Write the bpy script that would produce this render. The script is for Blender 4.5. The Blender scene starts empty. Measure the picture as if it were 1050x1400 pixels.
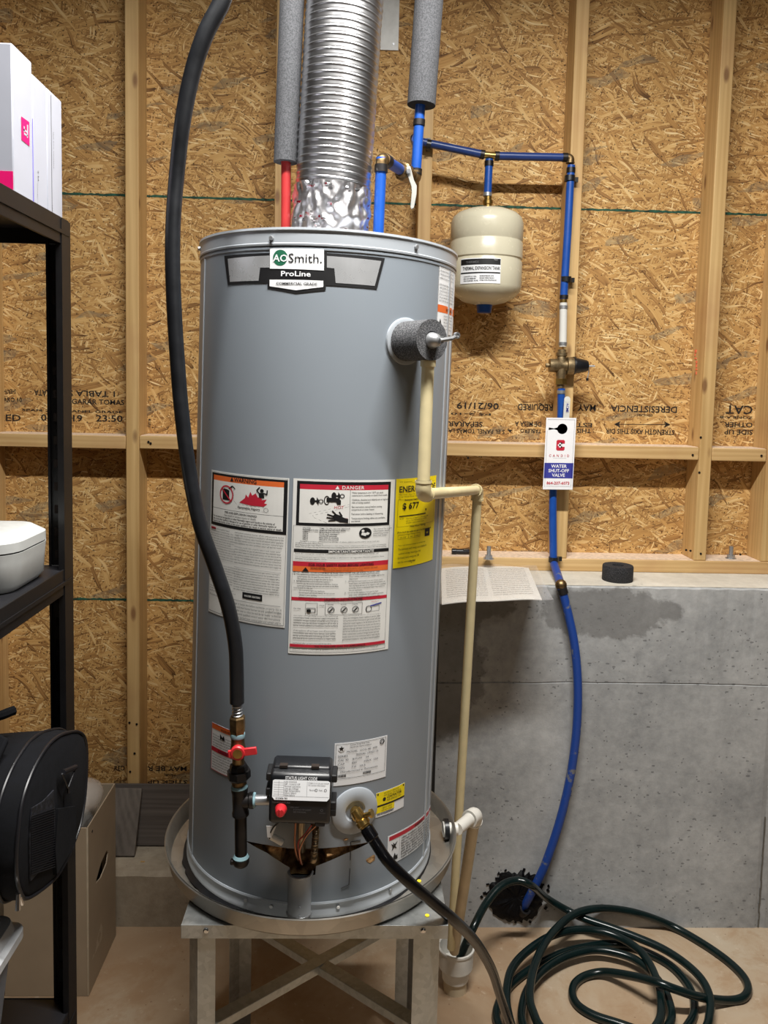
import bpy, bmesh, math, random
from mathutils import Vector, Matrix, Euler, noise as mnoise
import numpy as np
random.seed(7)
R_ = math.radians
PI = math.pi
C = bpy.context.scene.collection

# ------------------------------------------------------------------ camera, world, light, exposure
FPX, CYP = 1089.61, 617.14
PITCH, YAW, ROLL = R_(4.6425), R_(1.8087), R_(1.3253)
EYE = Vector((0.0, -2.4348, 1.549))

def ray(px, py):
    """world direction seen at a place of the 1050x1400 photograph"""
    U = px - 525.0; W = py - CYP
    u = U*math.cos(ROLL) + W*math.sin(ROLL); v = -U*math.sin(ROLL) + W*math.cos(ROLL)
    z0 = -v/FPX; x0 = u/FPX
    y = math.cos(PITCH) + z0*math.sin(PITCH); z = -math.sin(PITCH) + z0*math.cos(PITCH)
    return Vector((x0*math.cos(YAW) + y*math.sin(YAW), -x0*math.sin(YAW) + y*math.cos(YAW), z))
def atY(px, py, Y): d = ray(px, py); return EYE + d*((Y-EYE.y)/d.y)
def atZ(px, py, Z): d = ray(px, py); return EYE + d*((Z-EYE.z)/d.z)
def atX(px, py, X): d = ray(px, py); return EYE + d*((X-EYE.x)/d.x)

cam_d = bpy.data.cameras.new('camera'); cam = bpy.data.objects.new('camera', cam_d); C.objects.link(cam)
fw = ray(525, CYP).normalized(); rt = (ray(526, CYP) - ray(524, CYP)).normalized(); up = rt.cross(fw).normalized()
cam.matrix_world = Matrix(((rt.x, up.x, -fw.x, EYE.x), (rt.y, up.y, -fw.y, EYE.y), (rt.z, up.z, -fw.z, EYE.z), (0, 0, 0, 1)))
cam_d.sensor_fit = 'HORIZONTAL'; cam_d.sensor_width = 36.0; cam_d.lens = 36.0*FPX/1050.0
cam_d.shift_x = 0.0; cam_d.shift_y = -(700.0-CYP)/1050.0
cam_d.clip_start = 0.02; cam_d.clip_end = 60
bpy.context.scene.camera = cam

w = bpy.data.worlds.new('world'); bpy.context.scene.world = w; w.use_nodes = True
bg = w.node_tree.nodes['Background']; bg.inputs[0].default_value = (1.0, 0.97, 0.93, 1); bg.inputs[1].default_value = 0.05

def area(name, loc, size, power, col, look, size_y=None):
    l = bpy.data.lights.new(name, 'AREA'); l.shape = 'RECTANGLE' if size_y else 'DISK'; l.size = size; l.size_y = size_y or size; l.energy = power; l.color = col
    o = bpy.data.objects.new(name, l); C.objects.link(o); o.location = loc
    o.rotation_euler = (Vector(look)-Vector(loc)).to_track_quat('-Z', 'Y').to_euler(); return o
area('ceiling_tube_light', (0.17, -1.50, 2.92), 1.15, 82, (1.0, 0.975, 0.935), (0.17, -1.36, 0.6), .07).data.spread = R_(165)
area('room_lamp_light', (1.2, -3.6, 2.9), 0.5, 5, (1.0, 0.97, 0.93), (0.2, -0.6, 0.8))
vs = bpy.context.scene.view_settings
vs.view_transform = 'Standard'; vs.look = 'None'; vs.exposure = 0.0; vs.gamma = 1.0; vs.use_curve_mapping = False

# ------------------------------------------------------------------ materials
def lin(c):
    r = []
    for v in c[:3]:
        v = v/255.0
        r.append(v/12.92 if v <= 0.04045 else ((v+0.055)/1.055)**2.4)
    return (r[0], r[1], r[2], 1.0)
class NT:
    def __init__(s, name):
        s.m = bpy.data.materials.new(name); s.m.use_nodes = True; s.t = s.m.node_tree
        s.b = s.t.nodes['Principled BSDF']
    def n(s, typ, **kw):
        nd = s.t.nodes.new('ShaderNode'+typ)
        for k, v in kw.items(): setattr(nd, k, v)
        return nd
    def l(s, a, b): s.t.links.new(a, b)
    def coord(s, kind='Object'):
        return s.n('TexCoord').outputs[kind]
    def vmul(s, v, sc, rot=(0, 0, 0), loc=(0, 0, 0)):
        mp = s.n('Mapping'); mp.inputs['Scale'].default_value = sc; mp.inputs['Rotation'].default_value = rot; mp.inputs['Location'].default_value = loc
        s.l(v, mp.inputs['Vector']); return mp.outputs[0]
    def noise(s, v, scale, detail=4, rough=0.55, dist=0.0, dim='3D'):
        nd = s.n('TexNoise', noise_dimensions=dim); nd.inputs['Scale'].default_value = scale; nd.inputs['Detail'].default_value = detail
        nd.inputs['Roughness'].default_value = rough; nd.inputs['Distortion'].default_value = dist
        if v is not None: s.l(v, nd.inputs['Vector'])
        return nd.outputs['Fac']
    def ramp(s, f, stops, interp='LINEAR'):
        r = s.n('ValToRGB'); r.color_ramp.interpolation = interp; e = r.color_ramp.elements
        while len(e) < len(stops): e.new(0.5)
        for el, (p, c) in zip(e, stops): el.position = p; el.color = c if len(c) == 4 else lin(c)
        s.l(f, r.inputs[0]); return r.outputs[0]
    def math(s, op, a, b=None, clamp=False):
        nd = s.n('Math', operation=op); nd.use_clamp = clamp
        for i, v in enumerate((a, b)):
            if v is None: continue
            if isinstance(v, (int, float)): nd.inputs[i].default_value = v
            else: s.l(v, nd.inputs[i])
        return nd.outputs[0]
    def mix(s, f, a, b, mode='MIX'):
        nd = s.n('Mix', data_type='RGBA', blend_type=mode)
        for i, v in ((0, f), (6, a), (7, b)):
            if isinstance(v, (int, float)): nd.inputs[i].default_value = v
            elif isinstance(v, tuple): nd.inputs[i].default_value = v
            else: s.l(v, nd.inputs[i])
        return nd.outputs[2]
    def bump(s, h, strength=0.3, dist=0.002):
        b = s.n('Bump'); b.inputs['Strength'].default_value = strength; b.inputs['Distance'].default_value = dist
        s.l(h, b.inputs['Height']); s.l(b.outputs[0], s.b.inputs['Normal'])
    def fin(s, col=None, rough=None, metal=None, **kw):
        for k, v in (('Base Color', col), ('Roughness', rough), ('Metallic', metal)):
            if v is None: continue
            if isinstance(v, (int, float, tuple)): s.b.inputs[k].default_value = v
            else: s.l(v, s.b.inputs[k])
        for k, v in kw.items(): s.b.inputs[k.replace('_', ' ')].default_value = v
        return s.m

def plain(name, c, rough=0.5, metal=0.0, var=0.06, nscale=30, bump=0.0, bscale=200, bdist=0.0008, **kw):
    """base colour with mild procedural variation"""
    t = NT(name); v = t.coord()
    f = t.noise(v, nscale, 4)
    c0 = lin(c)
    lo = tuple(max(0, x*(1-var*2)) for x in c0[:3])+(1,); hi = tuple(min(1, x*(1+var*2)) for x in c0[:3])+(1,)
    col = t.ramp(f, [(0.3, lo), (0.7, hi)])
    rg = t.math('ADD', t.math('MULTIPLY', f, 0.12), max(rough-0.06, 0.02))
    if bump: t.bump(t.noise(v, bscale, 3), bump, bdist)
    return t.fin(col, rg, metal, **kw)

def osb_mat():
    t = NT('osb_strand_board'); obj = t.coord()
    sep = t.n('SeparateXYZ'); t.l(obj, sep.inputs[0])
    oi = t.n('ObjectInfo')
    comb = t.n('CombineXYZ'); t.l(sep.outputs[0], comb.inputs[0]); t.l(sep.outputs[2], comb.inputs[1])
    offs = t.math('MULTIPLY', oi.outputs['Random'], 13.0)
    addv = t.n('VectorMath', operation='ADD'); t.l(comb.outputs[0], addv.inputs[0]); t.l(offs, addv.inputs[1])
    wn = t.n('TexNoise', noise_dimensions='2D'); wn.inputs['Scale'].default_value = 9; wn.inputs['Detail'].default_value = 2; t.l(addv.outputs[0], wn.inputs['Vector'])
    wv = t.n('VectorMath', operation='SCALE'); t.l(wn.outputs['Color'], wv.inputs[0]); wv.inputs['Scale'].default_value = 0.035
    base = t.n('VectorMath', operation='ADD'); t.l(addv.outputs[0], base.inputs[0]); t.l(wv.outputs[0], base.inputs[1])
    P = base.outputs[0]
    tone = None; hgt = None
    #          angle, long, short, presence threshold, contrast
    layers = [(8, .085, .020, -1, 1.0), (-33, .075, .016, .45, 1.0), (62, .070, .015, .55, .9), (18, .055, .010, .5, 1.0),
              (-62, .036, .0050, .60, .9), (28, .032, .0040, .60, .9), (-12, .030, .0036, .60, .9), (85, .024, .0038, .70, .9), (-38, .022, .0028, .72, 1.0), (50, .022, .0026, .76, 1.1), (3, .028, .0030, .70, 1.1), (72, .028, .0030, .78, 1.1), (-20, .034, .0034, .76, 1.2), (14, .055, .0075, .78, 1.0), (-50, .060, .0080, .86, 1.0)]
    for i, (a, L, S, th, k) in enumerate(layers):
        mp = t.n('Mapping', vector_type='TEXTURE'); mp.inputs['Rotation'].default_value = (0, 0, R_(a)); mp.inputs['Scale'].default_value = (L, S, 1); mp.inputs['Location'].default_value = (i*.317, i*.731, 0)
        w2 = t.n('TexNoise', noise_dimensions='2D'); w2.inputs['Scale'].default_value = 6; w2.inputs['Detail'].default_value = 1.0
        of = t.n('VectorMath', operation='ADD'); t.l(addv.outputs[0], of.inputs[0]); of.inputs[1].default_value = (i*3.3+1, i*1.7, 0); t.l(of.outputs[0], w2.inputs['Vector'])
        ws = t.n('VectorMath', operation='SCALE'); t.l(w2.outputs['Color'], ws.inputs[0]); ws.inputs['Scale'].default_value = .055
        wa = t.n('VectorMath', operation='ADD'); t.l(addv.outputs[0], wa.inputs[0]); t.l(ws.outputs[0], wa.inputs[1])
        t.l(wa.outputs[0], mp.inputs[0])
        vo = t.n('TexVoronoi', voronoi_dimensions='2D', feature='F1'); vo.inputs['Scale'].default_value = 1.0; t.l(mp.outputs[0], vo.inputs['Vector'])
        sc = t.n('SeparateColor'); t.l(vo.outputs['Color'], sc.inputs[0])
        gm = t.n('Mapping'); gm.inputs['Scale'].default_value = (0.6, 5.0, 1); t.l(mp.outputs[0], gm.inputs[0])
        g = t.noise(gm.outputs[0], 1.0, 2, .6, dim='2D')
        v = t.math('ADD', t.math('MULTIPLY', sc.outputs[0], .62*k), t.math('MULTIPLY', t.math('SUBTRACT', g, .3), .5))
        d = t.math('MULTIPLY', vo.outputs['Distance'], .45)
        v = t.math('SUBTRACT', v, t.math('MULTIPLY', t.math('POWER', d, 3), 3.0))
        h = t.math('SUBTRACT', sc.outputs[2], d)
        if tone is None: tone, hgt = v, h
        else:
            m = t.math('GREATER_THAN', sc.outputs[1], th)
            def mixf(a_, b_):
                nd = t.n('Mix', data_type='FLOAT'); t.l(m, nd.inputs[0]); t.l(a_, nd.inputs[2]); t.l(b_, nd.inputs[3]); return nd.outputs[0]
            tone = mixf(tone, v); hgt = mixf(hgt, t.math('ADD', h, .25))
    col = t.ramp(tone, [(0.0, (98, 68, 38)), (.12, (152, 111, 64)), (.38, (192, 148, 88)), (.62, (214, 174, 112)), (.88, (244, 220, 168))])
    # rare grey-brown weathered strands and dark specks
    mp = t.n('Mapping', vector_type='TEXTURE'); mp.inputs['Rotation'].default_value = (0, 0, R_(14)); mp.inputs['Scale'].default_value = (.10, .024, 1); t.l(P, mp.inputs[0])
    vo = t.n('TexVoronoi', voronoi_dimensions='2D'); vo.inputs['Scale'].default_value = 1; t.l(mp.outputs[0], vo.inputs['Vector'])
    sc = t.n('SeparateColor'); t.l(vo.outputs['Color'], sc.inputs[0])
    gm = t.math('MULTIPLY', t.math('GREATER_THAN', sc.outputs[0], .95), t.math('MULTIPLY', t.noise(P, 60, 2, dim='2D'), .9), clamp=True)
    col = t.mix(gm, col, lin((122, 112, 92)))
    sp = t.n('TexVoronoi', voronoi_dimensions='2D'); sp.inputs['Scale'].default_value = 42; t.l(P, sp.inputs['Vector'])
    dots = t.math('LESS_THAN', sp.outputs['Distance'], .085)
    col = t.mix(t.math('MULTIPLY', dots, .75), col, lin((52, 32, 18)))
    t.bump(hgt, .45, .0018)
    t.b.inputs['Specular IOR Level'].default_value = .3
    return t.fin(col, .68)

def wood_mat(name, axis, c_lo, c_hi, knots=True):
    t = NT(name); v0 = t.coord(); oi = t.n('ObjectInfo')
    off = t.n('CombineXYZ'); r = t.math('MULTIPLY', oi.outputs['Random'], 9.0)
    for i in range(3): t.l(r, off.inputs[i])
    ad = t.n('VectorMath', operation='ADD'); t.l(v0, ad.inputs[0]); t.l(off.outputs[0], ad.inputs[1]); v = ad.outputs[0]
    s = [26, 26, 26]; s[axis] = 1.3
    st = t.vmul(v, tuple(s))
    n1 = t.noise(st, 1.0, 3, .5, .6)
    wv = t.n('TexWave', wave_type='RINGS', rings_direction='XYZ'[axis]); wv.inputs['Scale'].default_value = .8; wv.inputs['Distortion'].default_value = 9; wv.inputs['Detail'].default_value = 2; wv.inputs['Detail Scale'].default_value = .8
    t.l(st, wv.inputs['Vector'])
    f = t.math('ADD', t.math('MULTIPLY', wv.outputs['Fac'], .20), t.math('MULTIPLY', n1, .85))
    fine = [240, 240, 240]; fine[axis] = 5
    fn = t.noise(t.vmul(v, tuple(fine)), 1.0, 3)
    f = t.math('ADD', f, t.math('MULTIPLY', t.math('SUBTRACT', fn, .5), .35))
    col = t.ramp(f, [(.2, c_lo), (.8, c_hi)])
    if knots:
        k = [14, 14, 14]; k[axis] = 5.2
        vo = t.n('TexVoronoi'); vo.inputs['Scale'].default_value = 1; t.l(t.vmul(v, tuple(k)), vo.inputs['Vector'])
        km = t.ramp(vo.outputs['Distance'], [(.07, (1, 1, 1, 1)), (.15, (0, 0, 0, 1))])
        col = t.mix(t.math('MULTIPLY', km, .8), col, lin((112, 72, 40)))
        big = t.noise(v, 5, 3); col = t.mix(t.math('MULTIPLY', t.ramp(big, [(.5, (0, 0, 0, 1)), (.7, (1, 1, 1, 1))]), .35), col, lin((170, 122, 84)))
    t.bump(fn, .25, .0006)
    return t.fin(col, .6)

def concrete_mat(name, dark, light, stains=False, pits=1.0):
    t = NT(name); v = t.coord()
    n1 = t.noise(v, 3.2, 6, .6, .3); n2 = t.noise(v, 38, 5, .65)
    f = t.math('ADD', t.math('MULTIPLY', n1, .7), t.math('MULTIPLY', n2, .35))
    col = t.ramp(f, [(.36, dark), (.66, light)])
    st = t.noise(t.vmul(v, (9, 9, 1.2)), 1.0, 4, .6)
    col = t.mix(t.math('MULTIPLY', t.ramp(st, [(.45, (0, 0, 0, 1)), (.75, (1, 1, 1, 1))]), .35), col, lin(dark))
    pv = t.n('TexVoronoi'); pv.inputs['Scale'].default_value = 24; t.l(t.vmul(v, (1, 1, 2.2), (.0, .6, 0)), pv.inputs['Vector'])
    pz = t.n('TexVoronoi'); pz.inputs['Scale'].default_value = 60; t.l(v, pz.inputs['Vector'])
    p = t.math('ADD', t.math('LESS_THAN', t.math('ADD', pv.outputs['Distance'], t.math('MULTIPLY', n2, .30)), .27), t.math('LESS_THAN', pz.outputs['Distance'], .13), clamp=True)
    p = t.math('MULTIPLY', p, t.math('GREATER_THAN', t.noise(v, 4.5, 2), .47))
    col = t.mix(t.math('MULTIPLY', p, .55*pits), col, lin(tuple(x*.55 for x in dark)))
    if stains:  # dark stains, with the shadow under the overhanging manual painted in
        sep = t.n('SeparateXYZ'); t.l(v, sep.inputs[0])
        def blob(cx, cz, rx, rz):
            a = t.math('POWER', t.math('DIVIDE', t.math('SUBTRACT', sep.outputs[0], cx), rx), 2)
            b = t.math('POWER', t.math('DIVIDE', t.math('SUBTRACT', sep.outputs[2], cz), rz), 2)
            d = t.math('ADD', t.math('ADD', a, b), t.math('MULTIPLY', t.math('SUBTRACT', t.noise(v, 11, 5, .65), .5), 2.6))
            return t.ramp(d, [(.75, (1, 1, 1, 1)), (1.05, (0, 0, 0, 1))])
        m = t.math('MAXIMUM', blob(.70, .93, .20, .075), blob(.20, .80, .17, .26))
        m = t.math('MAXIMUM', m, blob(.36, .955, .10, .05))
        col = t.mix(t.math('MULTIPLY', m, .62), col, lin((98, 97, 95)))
    h = t.math('SUBTRACT', t.math('MULTIPLY', n2, .35), p)
    t.bump(h, .8, .005)
    return t.fin(col, .82)

def floor_mat():
    t = NT('floor_worn_concrete'); v = t.coord()
    n1 = t.noise(v, 2.6, 5, .6, .5); n2 = t.noise(v, 24, 6, .75); n3 = t.noise(v, 5, 7, .72, .4)
    col = t.ramp(n1, [(.30, (160, 130, 100)), (.5, (180, 156, 128)), (.72, (192, 178, 156))])
    col = t.mix(t.math('MULTIPLY', t.ramp(n3, [(.52, (0, 0, 0, 1)), (.62, (1, 1, 1, 1))]), .45), col, lin((160, 124, 88)))
    col = t.mix(t.math('MULTIPLY', t.ramp(n2, [(.60, (0, 0, 0, 1)), (.68, (1, 1, 1, 1))]), .35), col, lin((228, 212, 190)))
    sep = t.n('SeparateXYZ'); t.l(v, sep.inputs[0])
    lf = t.ramp(sep.outputs[0], [(0.0, (1, 1, 1, 1)), (.001, (1, 1, 1, 1))])
    sp = t.n('TexVoronoi'); sp.inputs['Scale'].default_value = 30; t.l(v, sp.inputs['Vector'])
    col = t.mix(t.math('MULTIPLY', t.math('LESS_THAN', sp.outputs['Distance'], .07), .5), col, lin((120, 84, 60)))
    t.bump(n2, .25, .002)
    return t.fin(col, t.math('ADD', t.math('MULTIPLY', n2, .3), .38))

def galv_mat(name, c, rough=.35, scale=16):
    t = NT(name); v = t.coord()
    vo = t.n('TexVoronoi'); vo.inputs['Scale'].default_value = scale*4; t.l(v, vo.inputs['Vector'])
    sc = t.n('SeparateColor'); t.l(vo.outputs['Color'], sc.inputs[0])
    n = t.noise(v, scale, 5, .6)
    f = t.math('ADD', t.math('MULTIPLY', sc.outputs[0], .3), t.math('MULTIPLY', n, .7))
    c0 = lin(c); lo = tuple(x*.84 for x in c0[:3])+(1,); hi = tuple(min(1, x*1.12) for x in c0[:3])+(1,)
    return t.fin(t.ramp(f, [(.3, lo), (.7, hi)]), t.math('ADD', t.math('MULTIPLY', n, .25), rough-.1), .75)

def mottled(name, c1, c2, scale, rough, metal, lo=.45, hi=.55, bump=0.0):
    t = NT(name); v = t.coord(); n = t.noise(v, scale, 4, .6)
    if bump: t.bump(t.noise(v, scale*2.5, 3), bump, .0015)
    return t.fin(t.ramp(n, [(lo, c1), (hi, c2)]), rough, metal)

M = {}
M['osb'] = osb_mat()
M['stud'] = wood_mat('pine_stud', 2, (180, 142, 86), (214, 180, 124))
M['board'] = wood_mat('pine_board', 0, (180, 142, 88), (214, 180, 126))
M['sawdust'] = plain('dusty_pine_top', (222, 200, 176), .8, var=.1, nscale=90)
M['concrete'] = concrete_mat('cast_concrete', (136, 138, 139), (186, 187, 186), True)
M['ledge'] = concrete_mat('trowelled_concrete', (186, 180, 166), (222, 216, 202), False, .4)
M['footing'] = concrete_mat('footing_concrete', (140, 128, 110), (182, 170, 150), False, .6)
M['floor'] = floor_mat()
M['seam'] = plain('green_sealer', (34, 78, 60), .8, var=.4, nscale=60)
M['stamp'] = mottled('black_stamp_ink', (22, 18, 15), (66, 48, 30), 220, .8, 0, .5, .62)
M['jacket'] = plain('grey_enamel_jacket', (136, 144, 152), .34, var=.015, nscale=4, bump=.02, bscale=6, bdist=.004)
M['jacket_cap'] = plain('pale_grey_enamel', (166, 172, 178), .30, var=.01, nscale=4)
M['cover'] = plain('grey_enamel_cover', (166, 170, 174), .34, var=.02)
M['tan_foam'] = mottled('torn_tan_insulation', (196, 156, 104), (120, 84, 50), 60, .9, 0, .4, .6, .6)
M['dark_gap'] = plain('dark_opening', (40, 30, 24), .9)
M['black_plastic'] = plain('black_plastic', (24, 25, 28), .34, var=.1)
M['matte_black'] = plain('matte_black', (20, 20, 22), .6)
M['paper'] = plain('white_label', (226, 226, 222), .42, var=.02)
M['paper2'] = plain('cool_white_label', (236, 238, 240), .4, var=.01)
M['ink'] = plain('black_ink', (18, 18, 20), .5)
M['greyink'] = plain('grey_ink', (92, 92, 94), .6)
M['red_ink'] = plain('red_ink', (190, 34, 56), .5, var=.03)
M['orange_ink'] = plain('orange_ink', (226, 108, 48), .5, var=.03)
M['yellow_ink'] = plain('yellow_label', (246, 222, 12), .42, var=.02)
M['green_ink'] = plain('green_badge', (40, 104, 78), .35)
M['silver_ink'] = plain('silver_badge', (196, 198, 200), .28, .5, var=.02)
M['foam'] = mottled('grey_pipe_foam', (60, 61, 64), (84, 85, 88), 380, .95, 0, .4, .6, .5)
M['foam_dark'] = mottled('dark_speckled_foam', (50, 51, 54), (122, 122, 124), 520, .95, 0, .44, .66, .7)
M['ring_foam'] = mottled('black_foam_ring', (26, 26, 28), (64, 64, 66), 420, .95, 0, .44, .66, .7)
M['foam_core'] = plain('dark_foam_core', (30, 29, 29), .95)
M['blue'] = plain('blue_pex', (24, 74, 156), .34, var=.04)
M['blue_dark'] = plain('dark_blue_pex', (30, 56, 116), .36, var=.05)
M['blue_worn'] = mottled('scuffed_blue_pex', (26, 66, 146), (110, 112, 116), 26, .45, 0, .60, .66)
M['red_pex'] = plain('red_pex', (168, 46, 46), .4, var=.04)
M['white_pex'] = plain('white_pex', (214, 214, 208), .35, var=.02)
M['crimp'] = plain('dark_crimp_ring', (58, 56, 56), .42, .8)
M['black_iron'] = plain('black_iron', (44, 42, 42), .42, .7, var=.15, bump=.3, bscale=90)
M['brass'] = plain('brass', (176, 146, 84), .32, .95, var=.12)
M['old_brass'] = plain('tarnished_brass', (128, 106, 74), .42, .9, var=.25, nscale=70)
M['bronze'] = plain('cast_bronze', (140, 122, 92), .48, .85, var=.2, nscale=80, bump=.35, bscale=180)
M['steel'] = galv_mat('zinc_steel', (178, 180, 182), .36)
M['galv'] = galv_mat('galvanised_sheet', (172, 175, 174), .40, 26)
M['pan'] = galv_mat('aluminium_pan', (170, 166, 158), .34, 9)
M['duct'] = plain('bright_aluminium', (226, 226, 228), .30, 1.0, var=.04, nscale=14)
M['foil'] = plain('crumpled_foil', (236, 234, 236), .36, 1.0, var=.04)
M['foil_red'] = mottled('printed_foil', (206, 40, 62), (222, 220, 222), 95, .22, .9, .42, .46)
M['dope'] = plain('pale_blue_thread_sealant', (124, 156, 164), .7)
M['red_handle'] = plain('red_painted_handle', (204, 42, 50), .4)
M['cpvc'] = plain('cream_cpvc', (222, 208, 164), .42, var=.03)
M['pvc'] = plain('white_pvc', (226, 224, 216), .38, var=.03)
M['pvc_dusty'] = plain('stained_pvc', (204, 190, 162), .5, var=.08, nscale=14)
M['beige_tank'] = plain('beige_enamel', (206, 200, 176), .26, var=.01)
M['rubber'] = plain('black_hose_rubber', (20, 22, 26), .42, var=.12, nscale=40, bump=.15, bscale=120)
M['shiny_hose'] = plain('glossy_black_hose', (7, 7, 9), .24, Specular_IOR_Level=.3)
M['green_hose'] = plain('dark_green_hose', (9, 27, 27), .24, var=.12)
M['sealant'] = plain('black_tar_sealant', (6, 6, 9), .6, bump=.8, bscale=90, bdist=.004, Specular_IOR_Level=.25)
M['lever_grey'] = plain('worn_white_lever', (150, 150, 144), .42, var=.05)
M['shelf'] = plain('black_shelf_enamel', (20, 19, 20), .38, var=.06)
M['shelf_in'] = plain('black_shelf_board', (20, 20, 24), .5)
M['box_white'] = plain('white_carton', (172, 175, 186), .38, var=.01)
M['magenta'] = plain('magenta_print', (226, 18, 108), .4, var=.02)
M['lilac'] = plain('violet_edge', (120, 110, 214), .4)
M['cooler'] = plain('pale_grey_plastic', (180, 182, 180), .42, var=.02, nscale=60, bump=.08, bscale=300)
M['carton'] = plain('taupe_carton', (168, 152, 130), .6, var=.03, nscale=9)
M['carton_edge'] = plain('taupe_carton_edge', (190, 178, 156), .6)
M['bag'] = plain('black_bag_cloth', (10, 11, 15), .9, var=.15, nscale=60, bump=.3, bscale=240, Specular_IOR_Level=.2)
M['bag_trim'] = plain('black_bag_piping', (20, 20, 24), .42)
M['bag_mesh'] = mottled('black_ribbed_mesh', (12, 12, 15), (34, 35, 42), 160, .6, 0)
M['chrome'] = plain('chrome', (206, 206, 208), .16, 1.0)
M['tote'] = plain('grey_clear_tote', (122, 130, 142), .32, Transmission_Weight=.25, Alpha=1.0)
M['tote_lid'] = plain('pale_grey_lid', (176, 178, 180), .4)
M['plank_dark'] = wood_mat('dark_laminate', 0, (74, 68, 64), (112, 104, 98), False)
M['plank_light'] = wood_mat('grey_laminate', 2, (92, 86, 80), (128, 120, 112), False)
M['tag_blue'] = plain('blue_tag_band', (56, 60, 148), .45)
M['tag_white'] = plain('white_tag_card', (238, 238, 240), .42, var=.01)
M['wire_red'] = plain('red_wire', (168, 50, 36), .5)
M['copper'] = plain('copper_tube', (172, 120, 92), .35, .9)
M['conduit'] = plain('flexible_metal_tube', (150, 134, 110), .38, .9, var=.1)
M['yellow_dot'] = plain('yellow_paint_dot', (226, 206, 40), .6)
def clear_mat():
    t = NT('clear_plastic_film'); n = t.noise(t.coord(), 60, 3)
    t.bump(n, .5, .003)
    t.b.inputs['Alpha'].default_value = .45
    return t.fin(lin((214, 206, 198)), .12, 0.0)
M['clear'] = clear_mat()
def sleeve_mat():
    t = NT('document_sleeve_film'); t.bump(t.noise(t.coord(), 40, 2), .3, .002); t.b.inputs['Alpha'].default_value = .12
    return t.fin(lin((236, 232, 226)), .12, 0.0)
M['sleeve'] = sleeve_mat()

# ------------------------------------------------------------------ object helpers
def tag(o, label=None, cat=None, group=None, kind=None):
    if label: o['label'] = label
    if cat: o['category'] = cat
    if group: o['group'] = group
    if kind: o['kind'] = kind
    return o
MW = {}
def thing(name, label, cat, loc=(0, 0, 0), rot=(0, 0, 0), group=None, kind=None):
    o = bpy.data.objects.new(name, None); C.objects.link(o); o.empty_display_size = .05
    o.location = loc; o.rotation_euler = rot
    MW[o] = Matrix.LocRotScale(Vector(loc), Euler(rot), None)
    return tag(o, label, cat, group, kind)

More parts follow.
